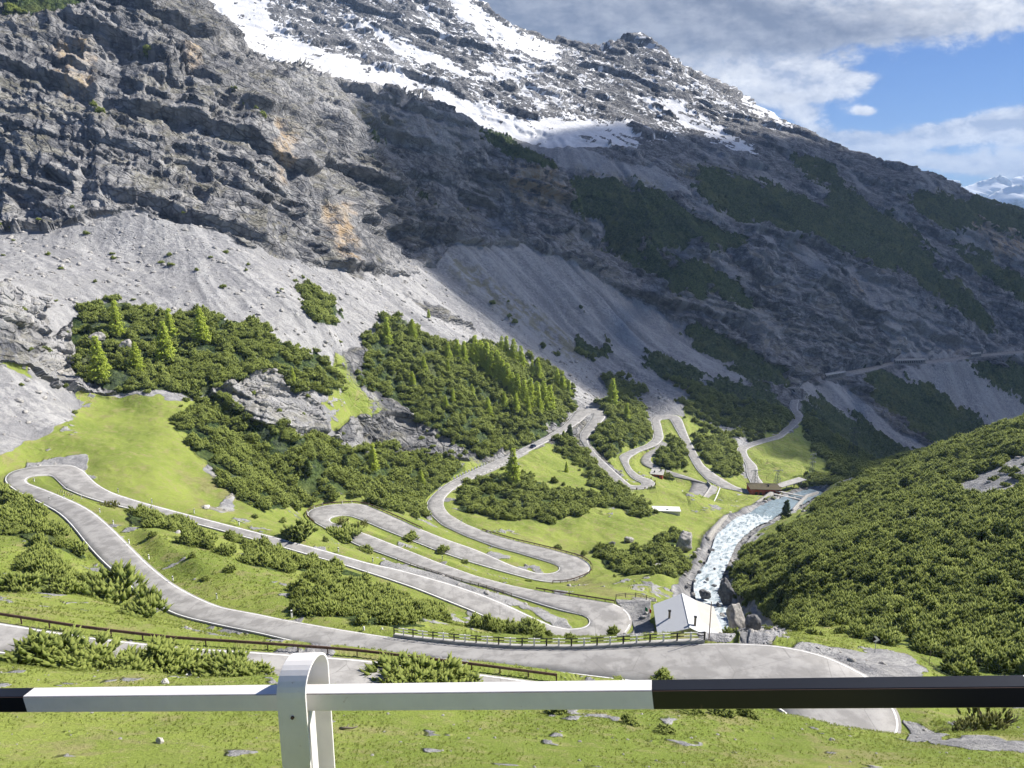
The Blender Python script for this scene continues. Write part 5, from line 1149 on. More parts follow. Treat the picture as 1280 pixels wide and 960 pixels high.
# delineators and kerb stones
def delineator():
    root = empty('delineator_post', (0, 0, 0)); MB().box((0, 0, .40), (.20, .16, 1.2)).obj('shaft', M_pale, root); MB().box((0, 0, .80), (.208, .168, .18)).obj('dark_band', M_black, root); return root
dpro = [delineator()]
DEL = [(43,602),(60,611),(80,619),(103,628),(125,640),(142,655),(161,675),(186,697),(216,724),(271,747),(148,615),(190,628),(243,641),(299,656),(359,671),(423,690),(466,702),(553,701),(577,652),(365,772),(384,640),(393,635),(403,630),(428,629),(440,629),(631,611)]
for i, (u, v) in enumerate(DEL):
    P = hit(u, v+1)
    if P is None: continue
    lb = ('white delineator post on the inner edge of the left hairpin road' if i < 10 else 'white delineator post along the road that drops from the left hairpin' if i < 17 else 'white delineator post in the grass by the middle hairpins')
    place(dpro, 0, tuple(P), .2*i, 1.0 if i < 10 else 1.25, lb, 'post', lb.replace('post', 'posts', 1))
# white blocks along both sides of the viaduct road
def block(): 
    b = MB(); b.prism([(-.25, -.2), (.25, -.2), (.25, .55), (.12, .75), (-.12, .75), (-.25, .55)], (1, 0, 0), (0, 0, 1), (0, .2, 0), .4); return b.obj('kerb_stone', M_pale)
kst = [block()]
for side, ua, ub, lb in ((0, 566, 612, 'white kerb stone on the mountain side of the viaduct road'), (1, 594, 655, 'white kerb stone on the valley side of the viaduct road')):
    pts = path_resample(edge_path('F', side, ua, ub, .35, -9e9, 613), 3.4 if side == 0 else 4.0)
    for i, p in enumerate(pts): place(kst, 0, (p[0], p[1], p[2]), .5, (1.6, 1.2, 1.5) if side == 0 else .8, lb, 'kerb stone', lb.replace('stone', 'stones', 1))
for u, v, lb in ((455, 791, 'pale stone marker left of the black and white fence'),(478, 793, 'tall white post at the left end of the black and white fence'),(914, 803, 'leaning white stone post beside the white roofed house'),(950, 803, 'white stone bollard on the grass verge right of the house'),(983, 807, 'white stone bollard nearest the grey gravel corner')):
    P = at_z(u, v, -51 if u > 600 else -58.5); MB_ = MB(); MB_.tube([(0, 0, -.4), (0, 0, .75), (0, 0, .9), (0, 0, .96)], [.17, .15, .11, .04], 10); o = MB_.obj('stone_bollard', M_pale, smooth_=False); o.location = P+np.array([0, 0, .1]); tag(o, lb, 'bollard')
# hairpin bollards of the middle distance
for leg, lb in (('HI', 'dark bollard round the outside of the hairpin above the trees'),):
    for p in path_resample(edge_path(leg, 0, off=.4), 5.0):
        o = MB().box((0, 0, .4), (.5, .5, 1.3)).obj('dark_bollard', M_rust); o.location = p; tag(o, lb, 'bollard', 'dark bollards round the hairpin above the trees')
# chevron sign
P = at_z(1094, 811, -49.3); sg = empty('chevron_sign', tuple(P), math.radians(-20), 'white chevron arrow sign on a pole at the outside of the nearest bend', 'sign')
MB().tube([(0, 0, -.5), (0, 0, 1.55)], .04, 8).obj('pole', M_steel, sg)
MB().box((0, -.06, 1.25), (.78, .03, .78)).obj('panel', M_dark, sg)
ch = [(-.34, .37), (-.02, .37), (.34, 0), (-.02, -.37), (-.34, -.37), (0, 0)]
MB().prism(ch, (1, 0, 0), (0, 0, 1), (0, -.078, 1.25), .012).obj('arrow', M_pale, sg)
# mast in front of the house
P = at_z(886, 801, -50.6); o = MB().tube([(0, 0, -.5), (0, 0, 5.2)], [.07, .05], 8).obj('mast', simple('brown_pole', (.30, .22, .18), .7)); o.location = P; tag(o, 'thin brown mast in front of the white roofed house', 'pole')
# thin poles
for u, v, h_, lb in ((1161, 832, 2.2, 'thin post standing by the green corner of the nearest bend'),(625, 770, 2.2, 'thin post with a small lamp in the bushes below the fence')):
    P = hit(u, v); o = MB().tube([(0, 0, -.3), (0, 0, h_)], .035, 6).obj('thin_post', M_wood); o.location = P; tag(o, lb, 'pole')

# the white roofed house
def roof_mat(N, b):
    p = N.new('ShaderNodeTexCoord').outputs['Object']; sp_ = N.new('ShaderNodeSeparateXYZ'); N.put(sp_.inputs[0], p)
    fy_ = N.math('FRACT', N.math('MULTIPLY', N.math('ADD', sp_.outputs[1], N.math('MULTIPLY', N.math('ABSOLUTE', sp_.outputs[0]), .55)), 1.35)); fx_ = N.math('FRACT', N.math('MULTIPLY', N.math('SUBTRACT', sp_.outputs[1], N.math('MULTIPLY', N.math('ABSOLUTE', sp_.outputs[0]), 1.7)), .7))
    l_ = N.math('MAXIMUM', N.math('LESS_THAN', fy_, .09), N.math('LESS_THAN', fx_, .04))
    c = N.mix(N.math('MULTIPLY', l_, .55), N.mix(N.noise(p, .8, 5, .6), (.50, .52, .56), (.60, .61, .63)), (.24, .26, .31)); N.put(b.inputs['Base Color'], c); b.inputs['Roughness'].default_value = .55
M_roof = material('sheet_roof', roof_mat)
ZR, ZE, ZB = -85.6, -88.2, -95.0
rb_ = at_z(853, 741.5, ZR); rf_ = at_z(863, 785, ZR); ax = (rf_-rb_); Lh = np.linalg.norm(ax[:2]); ax /= np.linalg.norm(ax); ang = math.atan2(ax[1], ax[0])+math.pi/2
mid = (rb_+rf_)/2; house = empty('house', (mid[0], mid[1], ZB), ang, 'low house with pale metal roof at the outside of the widest hairpin', 'house')
wl, wr = 6.6, 7.6; hL = Lh/2; rz_, ez_ = ZR-ZB, ZE-ZB
# local: -y towards the camera, +x to the right
MB().add([(-wl+.5, -hL+.9, 0), (wr-.5, -hL+.9, 0), (wr-.5, hL-.6, 0), (-wl+.5, hL-.6, 0), (-wl+.5, -hL+.9, ez_-.02), (wr-.5, -hL+.9, ez_-.02), (wr-.5, hL-.6, ez_-.02), (-wl+.5, hL-.6, ez_-.02), (0, -hL+.9, rz_-.22), (0, hL-.6, rz_-.22)],
         [(0, 1, 5, 8, 4), (2, 3, 7, 9, 6), (1, 2, 6, 5), (3, 0, 4, 7), (0, 3, 2, 1), (5, 6, 9, 8), (4, 8, 9, 7)]).obj('wall', M_plaster, house)
def slab(a, b, c, d, t):
    V = [a, b, c, d]+[(p[0], p[1], p[2]-t) for p in (a, b, c, d)]; return MB().add(V, [(0, 1, 2, 3), (4, 7, 6, 5), (0, 4, 5, 1), (1, 5, 6, 2), (2, 6, 7, 3), (3, 7, 4, 0)])
rfo = slab((-wl, -hL+.6, ez_-.05), (-.004, -hL, rz_), (-.004, hL, rz_), (-wl, hL-1.2, ez_-.05), .14).obj('roof', M_roof, house)
slab((.004, -hL, rz_), (wr+.5, -hL-1.6, ez_-.3), (wr-.6, hL-1.4, ez_-.3), (.004, hL, rz_), .14).obj('roof', M_roof, house)
MB().bar((0, -hL, rz_+.02), (0, hL, rz_+.02), .35, .07).obj('ridge_cap', M_pale, house)
for cx_, cy_, h_ in ((-3.7, -1.2, 1.5), (1.2, -hL+1.9, 1.9)):
    zb_ = rz_-abs(cx_)*(rz_-ez_)/7; c_ = MB().box((cx_, cy_, zb_+h_/2-.2), (.42, .42, h_+.4)).obj('chimney', M_wood, rfo); MB().box((cx_, cy_, zb_+h_+.12), (.62, .62, .14)).obj('chimney_cap', M_dark, rfo)
for x_, w_ in ((-4.6, 1.0), (-2.2, 1.0), (3.0, 1.3)):
    MB().box((x_, -hL+.88, ez_-1.6), (w_, .06, 1.0)).obj('window', M_glass, house)
MB().box((-wl+.47, 1.0, ez_-2.2), (.08, 1.1, 2.1)).obj('door', M_wood, house)
MB().box((.2, -hL+.86, ez_-2.6), (1.0, .08, 2.0)).obj('door', M_wood, house)
sl_ = MB().add([(wr-.3, -hL-1.2, ez_-2.0), (wr+2.6, -hL-2.2, ez_-3.3), (wr+1.4, -hL+2.6, ez_-3.3), (wr-.3, -hL+2.6, ez_-2.0), (wr-.3, -hL-1.2, 0), (wr+2.6, -hL-2.2, 0), (wr+1.4, -hL+2.6, 0), (wr-.3, -hL+2.6, 0)], [(0, 1, 2, 3), (0, 4, 5, 1), (1, 5, 6, 2), (2, 6, 7, 3), (3, 7, 4, 0)]).obj('side_annex', M_plaster, house)
# flag by the house
P = at_z(806, 770, -92.2); fl = empty('flag', tuple(P), 0, 'small green and red flag hanging beside the white roofed house', 'flag')
MB().tube([(0, 0, -.4), (0, 0, 2.4)], .035, 6).obj('pole', M_steel, fl)
for x0_, c_, z_ in ((.02, (.02, .28, .14), 2.3), (.50, (.70, .70, .68), 2.1), (.98, (.55, .05, .05), 1.9)):
    V = [(x0_+.16*i, .12*math.sin(i*1.9+x0_*5), z_-.10*i-(k_)*.95) for k_ in (0, 1) for i in range(4)]; V += [(x_, y_+.02, zz_) for x_, y_, zz_ in V]
    MB().add(V, [(i, i+1, i+5, i+4) for i in range(3)]+[(8+i, 12+i, 13+i, 9+i) for i in range(3)]).obj('cloth_stripe', simple('flag_cloth', c_, .8), fl)
# red intake building
def box_house(name, label, u0, v0, u1, v1, z, hgt, depth, walls, roofm, ang_=None):
    a = at_z(u0, v0, z); b = at_z(u1, v1, z); c = (a+b)/2; L_ = np.linalg.norm((b-a)[:2]); an = math.atan2(b[1]-a[1], b[0]-a[0])
    root = empty(name, tuple(c), an, label, 'building'); MB().box((0, depth/2, hgt/2-1), (L_, depth, hgt+2)).obj('wall', walls, root)
    r = MB().box((0, depth/2, hgt+.14), (L_+.8, depth+.8, .28)).obj('roof', roofm, root); return root, L_, r
rdh, L_, r_ = box_house('intake_building', 'red flat roofed building beside the dam on the stream', 938, 620, 976, 621, -166.5, 4.2, 10, M_red, M_turf)
for x_ in (-5.5, -3, .5, 3.2): MB().box((x_, -.03, 1.7), (1.5, .1, 1.9)).obj('window', M_glass, rdh)
MB().box((5.8, -.03, 1.2), (1.5, .1, 2.6)).obj('door', M_dark, rdh); MB().box((2.5, 5, 4.8), (.8, .8, 1.2)).obj('vent', M_dark, r_)
for sx, u_a, lbl in ((0, 0, ''),): pass
bk, L2, r2 = box_house('small_building', 'small red building with a grey flat roof under the upper hairpin', 813, 598, 828, 599.5, -158.5, 2.8, 9, M_red, M_conc)
MB().box((-1.5, 3, 3.5), (.7, .7, 1.3)).obj('vent', M_dark, r2); MB().box((2, 6, 3.5), (.7, .7, 1.5)).obj('vent', M_dark, r2); MB().box((1, -.03, 1.2), (1.1, .1, 2)).obj('door', M_dark, bk)
wh, L3, r3 = box_house('white_hut', 'long low white parapet of a hut sunk behind the flat meadow', 817, 642, 850, 643, -141.5, 1.4, 5, M_pale, M_pale)
MB().box((.5, 1.5, 1.8), (.8, .8, .8)).obj('vent', M_pale, r3)
# stone walls
def wall(name, label, pts, hgt, th_, mat, cat='wall', below=1.5):
    q = path_resample(pts, 3.0); n_ = np.gradient(q, axis=0)[:, :2]; n_ = np.stack([-n_[:, 1], n_[:, 0]], 1); n_ /= np.linalg.norm(n_, axis=1, keepdims=True)+1e-9
    s_ = np.stack([np.c_[q[:, :2]-n_*th_/2, q[:, 2]-below], np.c_[q[:, :2]-n_*th_/2, q[:, 2]+hgt], np.c_[q[:, :2]+n_*th_/2, q[:, 2]+hgt], np.c_[q[:, :2]+n_*th_/2, q[:, 2]-below]], 1)
    v_, f_ = strip(s_); m_ = len(s_)*4; f_ = np.vstack([f_, [[0, 1, 2, 3]], [[m_-1, m_-2, m_-3, m_-4]]]); return tag(new_mesh(name, v_, f_, mat), label, cat)
wall('retaining_wall', 'grey retaining wall with a pale top on the stream side of the side road', [at_z(869, 643, -163), at_z(875, 628, -162.5), at_z(886, 613, -162), at_z(889, 608, -161.5), at_z(884, 603, -161)], .9, .6, M_conc, below=4)
wall('retaining_wall', 'short grey wall left of the side road below the small red building', [at_z(846, 640, -160), at_z(851, 626, -160), at_z(853, 615, -160)], 1.0, .6, M_conc)
wall('river_wall', 'pale stone embankment wall on the left bank of the stream', [at_z(884, 678, -139), at_z(892, 665, -144), at_z(903, 653, -149), at_z(912, 644, -154)], 2.2, 2.0, M_stone, below=3)
wall('river_wall', 'stone embankment wall that leads up to the red building', [at_z(934, 641, -159.5), at_z(944, 632, -162), at_z(956, 624, -164), at_z(964, 618, -165)], 1.8, 1.6, M_stone, below=3)
wall('river_wall', 'stone wall across the head of the rapids below the calm pool', [at_z(913, 643, -155), at_z(922, 642, -157), at_z(932, 642, -158.5)], 1.5, 1.6, M_stone, below=3)
wall('river_wall', 'grey wall on the right bank of the calm pool', [at_z(990, 641, -162), at_z(998, 632, -163), at_z(1008, 622, -165), at_z(1022, 618, -167)], 1.8, 1.2, M_conc, below=3)
M_brick = M_stone
vp = edge_path('F', 1, 588, 660, .28, -9e9, 606); vp = path_resample(vp, 3.0)
# viaduct: masonry face with an arch
vd = empty('viaduct', tuple(vp[0]-[0, 0, 6]), 0, 'stone viaduct with a round arch carrying the road past the tall larch', 'viaduct')
pa, pb = vp[0], vp[-1]; dl = np.linalg.norm((pb-pa)[:2]); A_ = (pb-pa)/dl
nx = np.array([A_[1], -A_[0], 0]); nx = nx/np.linalg.norm(nx)
if nx[1] > 0: nx = -nx
xs_ = np.linspace(0, 1, len(vp)); ac, ar = .24*dl, 2.6
mb = MB(); top_ = [(t*dl, p[2]-pa[2]-.05) for t, p in zip(xs_, vp)]; bot = -7.5
arch = [(ac+ar, bot), (ac+ar, -4.2)]+[(ac+ar*math.cos(t), -4.2+ar*math.sin(t)) for t in np.linspace(0, math.pi, 12)[1:-1]]+[(ac-ar, -4.2), (ac-ar, bot)]
off_ = np.array([nx[0], nx[1], 0])
def vface(o_):
    nT = len(top_); colsx = sorted(set([0]+[t[0] for t in top_]+[p[0] for p in arch[1:-1]]+[dl])); V, Fc = [], []
    for x_ in colsx:
        zt = np.interp(x_, [t[0] for t in top_], [t[1] for t in top_]); y_ = np.array([np.interp(x_, [t[0] for t in top_], [p[0] for p in vp]), np.interp(x_, [t[0] for t in top_], [p[1] for p in vp])])
        if ac-ar < x_ < ac+ar: zb2 = -4.2+math.sqrt(max(ar*ar-(x_-ac)**2, 0))
        elif abs(x_-(ac-ar)) < 1e-6 or abs(x_-(ac+ar)) < 1e-6: zb2 = -4.2
        else: zb2 = bot
        V.append((y_[0]+o_[0], y_[1]+o_[1], pa[2]+zt)); V.append((y_[0]+o_[0], y_[1]+o_[1], pa[2]+zb2))
    return V
V1 = vface(off_*.02); V2 = vface(off_*1.2); m_ = len(V1); Fc = []
for i in range(0, m_-2, 2): Fc += [(i, i+2, i+3, i+1), (m_+i, m_+i+1, m_+i+3, m_+i+2), (i, m_+i, m_+i+2, i+2), (i+1, i+3, m_+i+3, m_+i+1)]
child(MB().add(V1+V2, Fc).obj('masonry', M_stone), vd)
child(MB().box(tuple(pa+A_*(ac)+off_*.0+np.array([0, 0, -4.6])), (5.0, .6, 6.0), rz=math.atan2(A_[1], A_[0])).obj('arch_shade_wall', M_dark), vd) if False else None
for t in (.40, .43):
    pass
child(MB().box(tuple(pa+A_*(.43*dl)+off_*1.6+np.array([0, 0, -4.0+.43*dl*A_[2]])), (1.6, 1.6, 8.2), rz=math.atan2(A_[1], A_[0])).obj('buttress', M_stone), vd)

# weir across the calm pool
w1, w2 = at_z(966, 626, -165), at_z(1003, 634, -165); w3, w4 = at_z(985, 619, -166), at_z(1012, 616, -166)
wr_ = empty('weir', tuple(w1), 0, 'grey concrete weir with sluice piers beside the red building', 'weir')
for t in np.linspace(0, 1, 5):
    c = w1*(1-t)+w2*t; child(MB().box((c[0]+1, c[1]+5, -165), (.8, 11, 3.0), rz=-.5).obj('pier', M_conc), wr_)
for k_, z_ in ((0, -163.4), (6, -163.2), (11, -163.0)):
    child(MB().bar((w1[0]+k_*.45, w1[1]+k_, z_), (w2[0]+k_*.45, w2[1]+k_, z_), 1.7, .35).obj('walkway', M_conc), wr_)
cpy = empty('canopy', tuple(w3), 0, 'long pale flat canopy behind the weir', 'canopy')
child(MB().bar((w3[0]-4, w3[1]+6, -162.6), (w4[0]+1, w4[1]+14, -162.2), 5.5, .4).obj('roof', M_conc, ), cpy)
for t in (0.05, .35, .65, .95):
    c = (np.array([w3[0]-4, w3[1]+6])*(1-t)+np.array([w4[0]+1, w4[1]+14])*t); child(MB().box((c[0], c[1], -164.3), (.5, .5, 3.6)).obj('pillar', M_conc), cpy)
# sloping pipe and stair on the bank
a, b = at_z(891, 632, -163.5), at_z(900, 611, -163); o = MB().tube([(0, 0, .3), tuple(b-a+[0, 0, .6])], .35, 8).obj('pipe', M_pale); o.location = a; tag(o, 'pale straight pipe crossing the gully below the side road', 'pipe')

# pylons
def pylon(name, label, u, v, z, H_, w_, arms=1, mat=M_steel):
    P = at_z(u, v, z); root = empty(name, tuple(P), .3, label, 'pylon'); lat = MB(); r_ = .09
    n_ = 6
    def cor(k_, i): s_ = w_*(1-.72*i/n_)/2; return (s_*(1 if k_ in (0, 3) else -1), s_*(1 if k_ < 2 else -1), H_*i/n_)
    for k_ in range(4):
        MB().tube([cor(k_, 0), cor(k_, n_)], [r_*1.3, r_], 4).obj('leg', mat, root)
        for i in range(n_):
            lat.tube([cor(k_, i), cor((k_+1) % 4, i+1)], r_*.6, 4); lat.tube([cor((k_+1) % 4, i), cor(k_, i+1)], r_*.6, 4)
    lat.obj('lattice', mat, root)
    for j in range(arms):
        z_ = H_*(1-.16*j)-.2; MB().bar((-w_*.9, 0, z_), (w_*.9, 0, z_), .25, .3).obj('crossarm', mat, root)
        for s_ in (-1, 1): MB().tube([(s_*w_*.85, 0, z_), (s_*w_*.85, 0, z_-.9)], .14, 6).obj('insulator', M_pale, root)
    return root
pylon('pylon', 'steel lattice pylon standing just left behind the red building', 943, 609, -165, 11, 3.6)
pylon('pylon', 'steel lattice pylon standing just right behind the red building', 971, 609, -165, 11, 3.6)
pylon('pylon', 'pale thin lattice pylon on the bright green meadow', 1014, 598, -172, 17, 2.6, 3)
pylon('pylon', 'dark lattice pylon in the shaded wood right of the meadow', 1065, 572, -200, 26, 6, 2, simple('dark_steel', (.09, .10, .10), .7))

# tunnel galleries on the far road
def gallery(label, i0, i1, z_=4.2):
    PL, PR = ROADS['M']; L_, R_ = PL[i0:i1], PR[i0:i1]; root = empty('road_gallery', tuple(R_[0]), 0, label, 'gallery')
    d = (L_-R_); d /= np.linalg.norm(d, axis=1, keepdims=True); wd_ = 7.0
    s_ = np.stack([R_+[0, 0, z_], R_-d*.3+[0, 0, z_+.1], R_-d*.3+[0, 0, z_+.9], R_+d*wd_+[0, 0, z_+1.6], R_+d*wd_+[0, 0, z_]], 1)
    v_, f_ = strip(s_); child(new_mesh('roof', v_, f_, M_conc), root)
    s_ = np.stack([R_+d*(wd_-.5)+[0, 0, -.5], R_+d*(wd_-.5)+[0, 0, z_]], 1); v_, f_ = strip(s_); child(new_mesh('shade_back_wall', v_, f_, M_dark), root)  # back wall coloured near black to give the shade inside the gallery
    for p in path_resample(R_, 3.2): child(MB().box((p[0], p[1], p[2]+z_/2), (.7, .9, z_)).obj('pillar', M_conc), root)
gallery('short road gallery nearest the tunnel on the far slope', 0, 5, 4.6)
gallery('long pillared road gallery in the middle of the far slope', 14, 21)
gallery('road gallery at the right end of the far slope road', 29, 32)
for u, v, z_, lb, s_ in ((1097, 457, -195, 'dark round tunnel mouth on the far slope road', 1.0), (990, 491, -180, 'dark tunnel mouth where the near road enters the cliff', .8), (1213, 443, -206, 'dark tunnel mouth at the right end of the far slope road', .8)):
    P = at_z(u, v, z_); root = empty('tunnel_portal', tuple(P), -.35, lb, 'tunnel'); R_ = 4.2*s_
    out = [(-R_-1, -1), (R_+1, -1), (R_+1, R_+1.6), (-R_-1, R_+1.6)]; MB().prism(out, (1, 0, 0), (0, 0, 1), (0, 2.0, 0), 2.0).obj('portal_wall', M_stone, root)
    ar_ = [(-R_*.8, -1), (R_*.8, -1)]+[(R_*.8*math.cos(t), R_*.35+R_*.8*math.sin(t)) for t in np.linspace(0, math.pi, 10)]; MB().prism(ar_, (1, 0, 0), (0, 0, 1), (0, -.02, 0), .1).obj('mouth_shade_panel', M_dark, root)  # near-black slab on the solid wall stands in for the shade inside the tunnel

# the dark blue car
P1_, P2_ = ROADS['F'][0], ROADS['F'][1]; uu, _ = pix(P2_[:, 0]/P2_[:, 1], P2_[:, 2]/P2_[:, 1]); i_ = int(np.argmin(np.abs(uu-668)))
c = P2_[i_]*.75+P1_[i_]*.25; dr_ = P2_[i_+1]-P2_[i_-1]; car = empty('parked_car', tuple(c+[0, 0, .04]), math.atan2(dr_[1], dr_[0]), 'dark blue car on the long straight road above the viaduct', 'car'); car.scale = (1.15,)*3
M_car = simple('car_paint', (.02, .04, .13), .3, metal=.3, spec=.6, var=.05)
prof = [(-2.2, .35), (2.2, .35), (2.25, .7), (2.1, .95), (1.2, 1.05), (-1.9, 1.12), (-2.2, .95)]
MB().prism(prof, (1, 0, 0), (0, 0, 1), (0, .9, 0), 1.8).obj('body', M_car, car, bevel=.06)
cab = [(-1.85, 1.1), (1.05, 1.05), (.45, 1.62), (-1.45, 1.66)]; MB().prism(cab, (1, 0, 0), (0, 0, 1), (0, .78, 0), 1.56).obj('cabin_glass', M_glass, car, bevel=.04)
MB().box((-.5, 0, 1.68), (1.7, 1.45, .06)).obj('roof', M_car, car, bevel=.02)
for x_ in (-1.35, 1.4):
    for y_ in (-.85, .85):
        wv_ = MB().tube([(x_, y_-.1, .33), (x_, y_+.1, .33)], .33, 14).obj('wheel', M_dark, car); MB().tube([(x_, y_-.12, .33), (x_, y_+.12, .33)], .18, 10).obj('rim', M_steel, wv_)
for y_ in (-.65, .65): MB().box((2.22, y_, .78), (.08, .34, .16)).obj('headlight', M_pale, car); MB().box((-2.2, y_, .88), (.06, .3, .16)).obj('tail_light', M_red, car)

# boulders
def boulder_mesh(seed, s3, cuts=20, n_=26):
    r = np.random.default_rng(seed); U_, V_ = np.meshgrid(np.linspace(0, 2*np.pi, n_*2, endpoint=False), np.linspace(.02, np.pi-.02, n_), indexing='ij')
    d = np.stack([np.cos(U_)*np.sin(V_), np.sin(U_)*np.sin(V_), np.cos(V_)], -1); rr = np.ones(U_.shape)
    for _ in range(cuts):
        n__ = r.normal(size=3); n__ /= np.linalg.norm(n__); h_ = r.uniform(.50, .86); dt = d@n__; rr = np.where(dt > .05, np.minimum(rr, h_/np.maximum(dt, .05)), rr)
    rr = rr*(1+.10*fbm(d[..., 0]*2.5+seed, d[..., 1]*2.5, d[..., 2]*2.5, 4, seed, .6)); p = d*rr[..., None]*np.array(s3)
    ix = np.arange(p.shape[0]*p.shape[1]).reshape(p.shape[:2]); nx_ = np.roll(ix, -1, 0)
    f = np.stack([ix[:, :-1], ix[:, 1:], nx_[:, 1:], nx_[:, :-1]], -1).reshape(-1, 4); return p.reshape(-1, 3), f
def boulder(u, v, wpx, hpx, label, mat=None, seed=0, z=None):
    P = hit(u, v) if z is None else at_z(u, v, z)
    if P is None: return
    d = np.linalg.norm(P); w_ = wpx*d/F/2; h_ = hpx*d/F/2/.88; V, f = boulder_mesh(seed+int(u), (w_*1.05, w_*.85, h_*1.1)); o = new_mesh('boulder', V, f, mat or M_rock, smooth_=False); o.location = (P[0], P[1], P[2]+h_*.62); o.rotation_euler = (.1, .15, seed); tag(o, label, 'boulder')
boulder(853, 688, 28, 27, 'huge pale boulder on the meadow edge left of the stream', None, 1)
boulder(765, 682, 13, 7, 'dark grey boulder on the flat meadow', M_rockd, 2); boulder(785, 678, 14, 8, 'pale boulder beside the dark one on the flat meadow', None, 3)
boulder(822, 711, 15, 8, 'flat pale boulder among the bushes above the house', M_rockp, 4); boulder(880, 747, 17, 14, 'dark wet boulder in the foaming stream behind the house', M_rockd, 5, -113.5)
boulder(889, 690, 10, 5, 'dark rock in the upper rapids below the huge boulder', M_rockd, 6, -134)
boulder(124, 431, 18, 14, 'grey boulder at the left edge of the larch knoll', None, 7); boulder(157, 436, 16, 15, 'grey boulder between two larches on the knoll', None, 8)
boulder(907, 748, 22, 26, 'tall dark rock on the right bank of the rapids', M_rockd, 9, -111); boulder(918, 790, 30, 44, 'big brown cliff block on the right bank beside the house', M_rock, 10, -100); boulder(940, 796, 26, 30, 'rounded grey block at the foot of the right slope', M_rockd, 11, -92)
boulder(1021, 790, 12, 11, 'pale rock under the bushes behind the bend', M_rock, 12, -77); boulder(1033, 800, 22, 12, 'brown rock under the bushes left of the chevron sign', M_rock, 13, -74)
boulder(1129, 427, 8, 6, 'white boulder alone on the shaded far scree', M_rockp, 14); boulder(1242, 546, 6, 4, 'white boulder just above the crest of the right slope', M_rockp, 15)
boulder(1062, 652, 9, 6, 'pale rock poking out of the thicket on the right slope', M_rockp, 16); boulder(258, 636, 12, 5, 'small pale stone on the verge left of the lower thicket', M_rockp, 17)
boulder(199, 928, 11, 7, 'round white stone in the near grass left of the post', M_rockp, 18); boulder(206, 855, 12, 5, 'flat pale stone at the near meadow edge above the rail', M_rockp, 19)
for i, (u, v, w_, h_) in enumerate([(868,727,7,4),(874,716,6,3),(884,725,6,4),(893,712,5,3),(901,701,6,3),(858,735,8,4),(866,744,7,4),(898,758,8,6),(908,668,5,3),(880,705,6,4),(856,720,6,4),(893,733,7,3),(903,770,8,4),(915,660,5,3),(938,652,5,3)]):
    zz = float(np.interp(v, [640, 660, 685, 703, 722, 745, 775], [-160, -151, -137, -129, -121, -114, -108])); boulder(u, v, w_, h_, 'small grey rock breaking the white water of the rapids', M_rockd if i % 2 else M_rock, 30+i, zz)
for o in [q for q in bpy.data.objects if q.get('label') == 'small grey rock breaking the white water of the rapids']: o['group'] = 'rocks in the rapids'
# dead branch on the near grass
P = hit(425, 912); br = MB(); br.tube([(0, 0, .05), (.35, -.05, .12), (.7, .02, .06), (.98, .1, .1)], [.09, .07, .05, .03], 7); br.tube([(.35, -.05, .12), (.5, .2, .2)], [.04, .015], 5); o = br.obj('dead_branch', M_wood, smooth_=True); o.location = P; tag(o, 'dead grey branch lying on the near grass right of the post', 'branch')
# bare shrub at the right edge
P = hit(1262, 905); tw = MB(); r = random.Random(5)
for i in range(16):
    an = r.random()*6.28; l_ = r.uniform(.6, 1.6); tw.tube([(0, 0, 0), (.4*l_*math.cos(an), .4*l_*math.sin(an), l_*.5), (.7*l_*math.cos(an+.4), .7*l_*math.sin(an+.4), l_*.9)], [.03, .02, .008], 4)
o = tw.obj('bare_bush', M_wood); o.location = P; tag(o, 'bare grey twiggy bush under the black rail at the right edge', 'bush')

# loose stones: on the scree, in the stream bed, in the near meadow
spr = []
for k_ in range(3):
    V, f = boulder_mesh(60+k_, (1.0, .8, .6), 7, 7); o = new_mesh('boulder', V, f, M_rock); spr.append(o)
for o, (u, v, lb, w_) in zip(spr, ((480, 915, 'small grey stone in the near grass under the white rail', .16), (1040, 925, 'grey stone on the gravel patch below the black rail', .25), (150, 925, 'small stone in the near grass at the left', .12))):
    P = hit(u, v); o.location = P; o.scale = (w_,)*3; tag(o, lb, 'stone')
sw = scree_w[:-1, :-1]*(veg[:-1, :-1] < .4); lam = np.zeros(sw.shape)
lam = np.where((yv > 62) & (yv < 620), sw*.11*sstep(-.3, .6, nn3)*np.interp(yv, [60, 200, 600], [3.0, 1.0, .45]), 0)
lam += np.where((yv > 20) & (yv <= 62), .16+1.1*near_spots[:-1, :-1], 0)
lam[hidden] = 0; lam[(Kd[:-1, :-1] == 1) & (Dm[:-1, :-1] < .8)] = 0
num = rng.poisson(lam*ca_); ii, jj = np.nonzero(num); SS_ = P1[ii, jj]; sz = rng.uniform(0, 1, len(ii))**3
size_ = np.interp(SS_[:, 1], [25, 62, 63, 200, 600], [.03, .06, .12, .35, .7])*(.6+3.2*sz)
print('stones', len(ii))
scatter('loose_stones', SS_, rng.uniform(0, 6.28, len(ii)), size_, rng.integers(0, 3, len(ii)), spr)
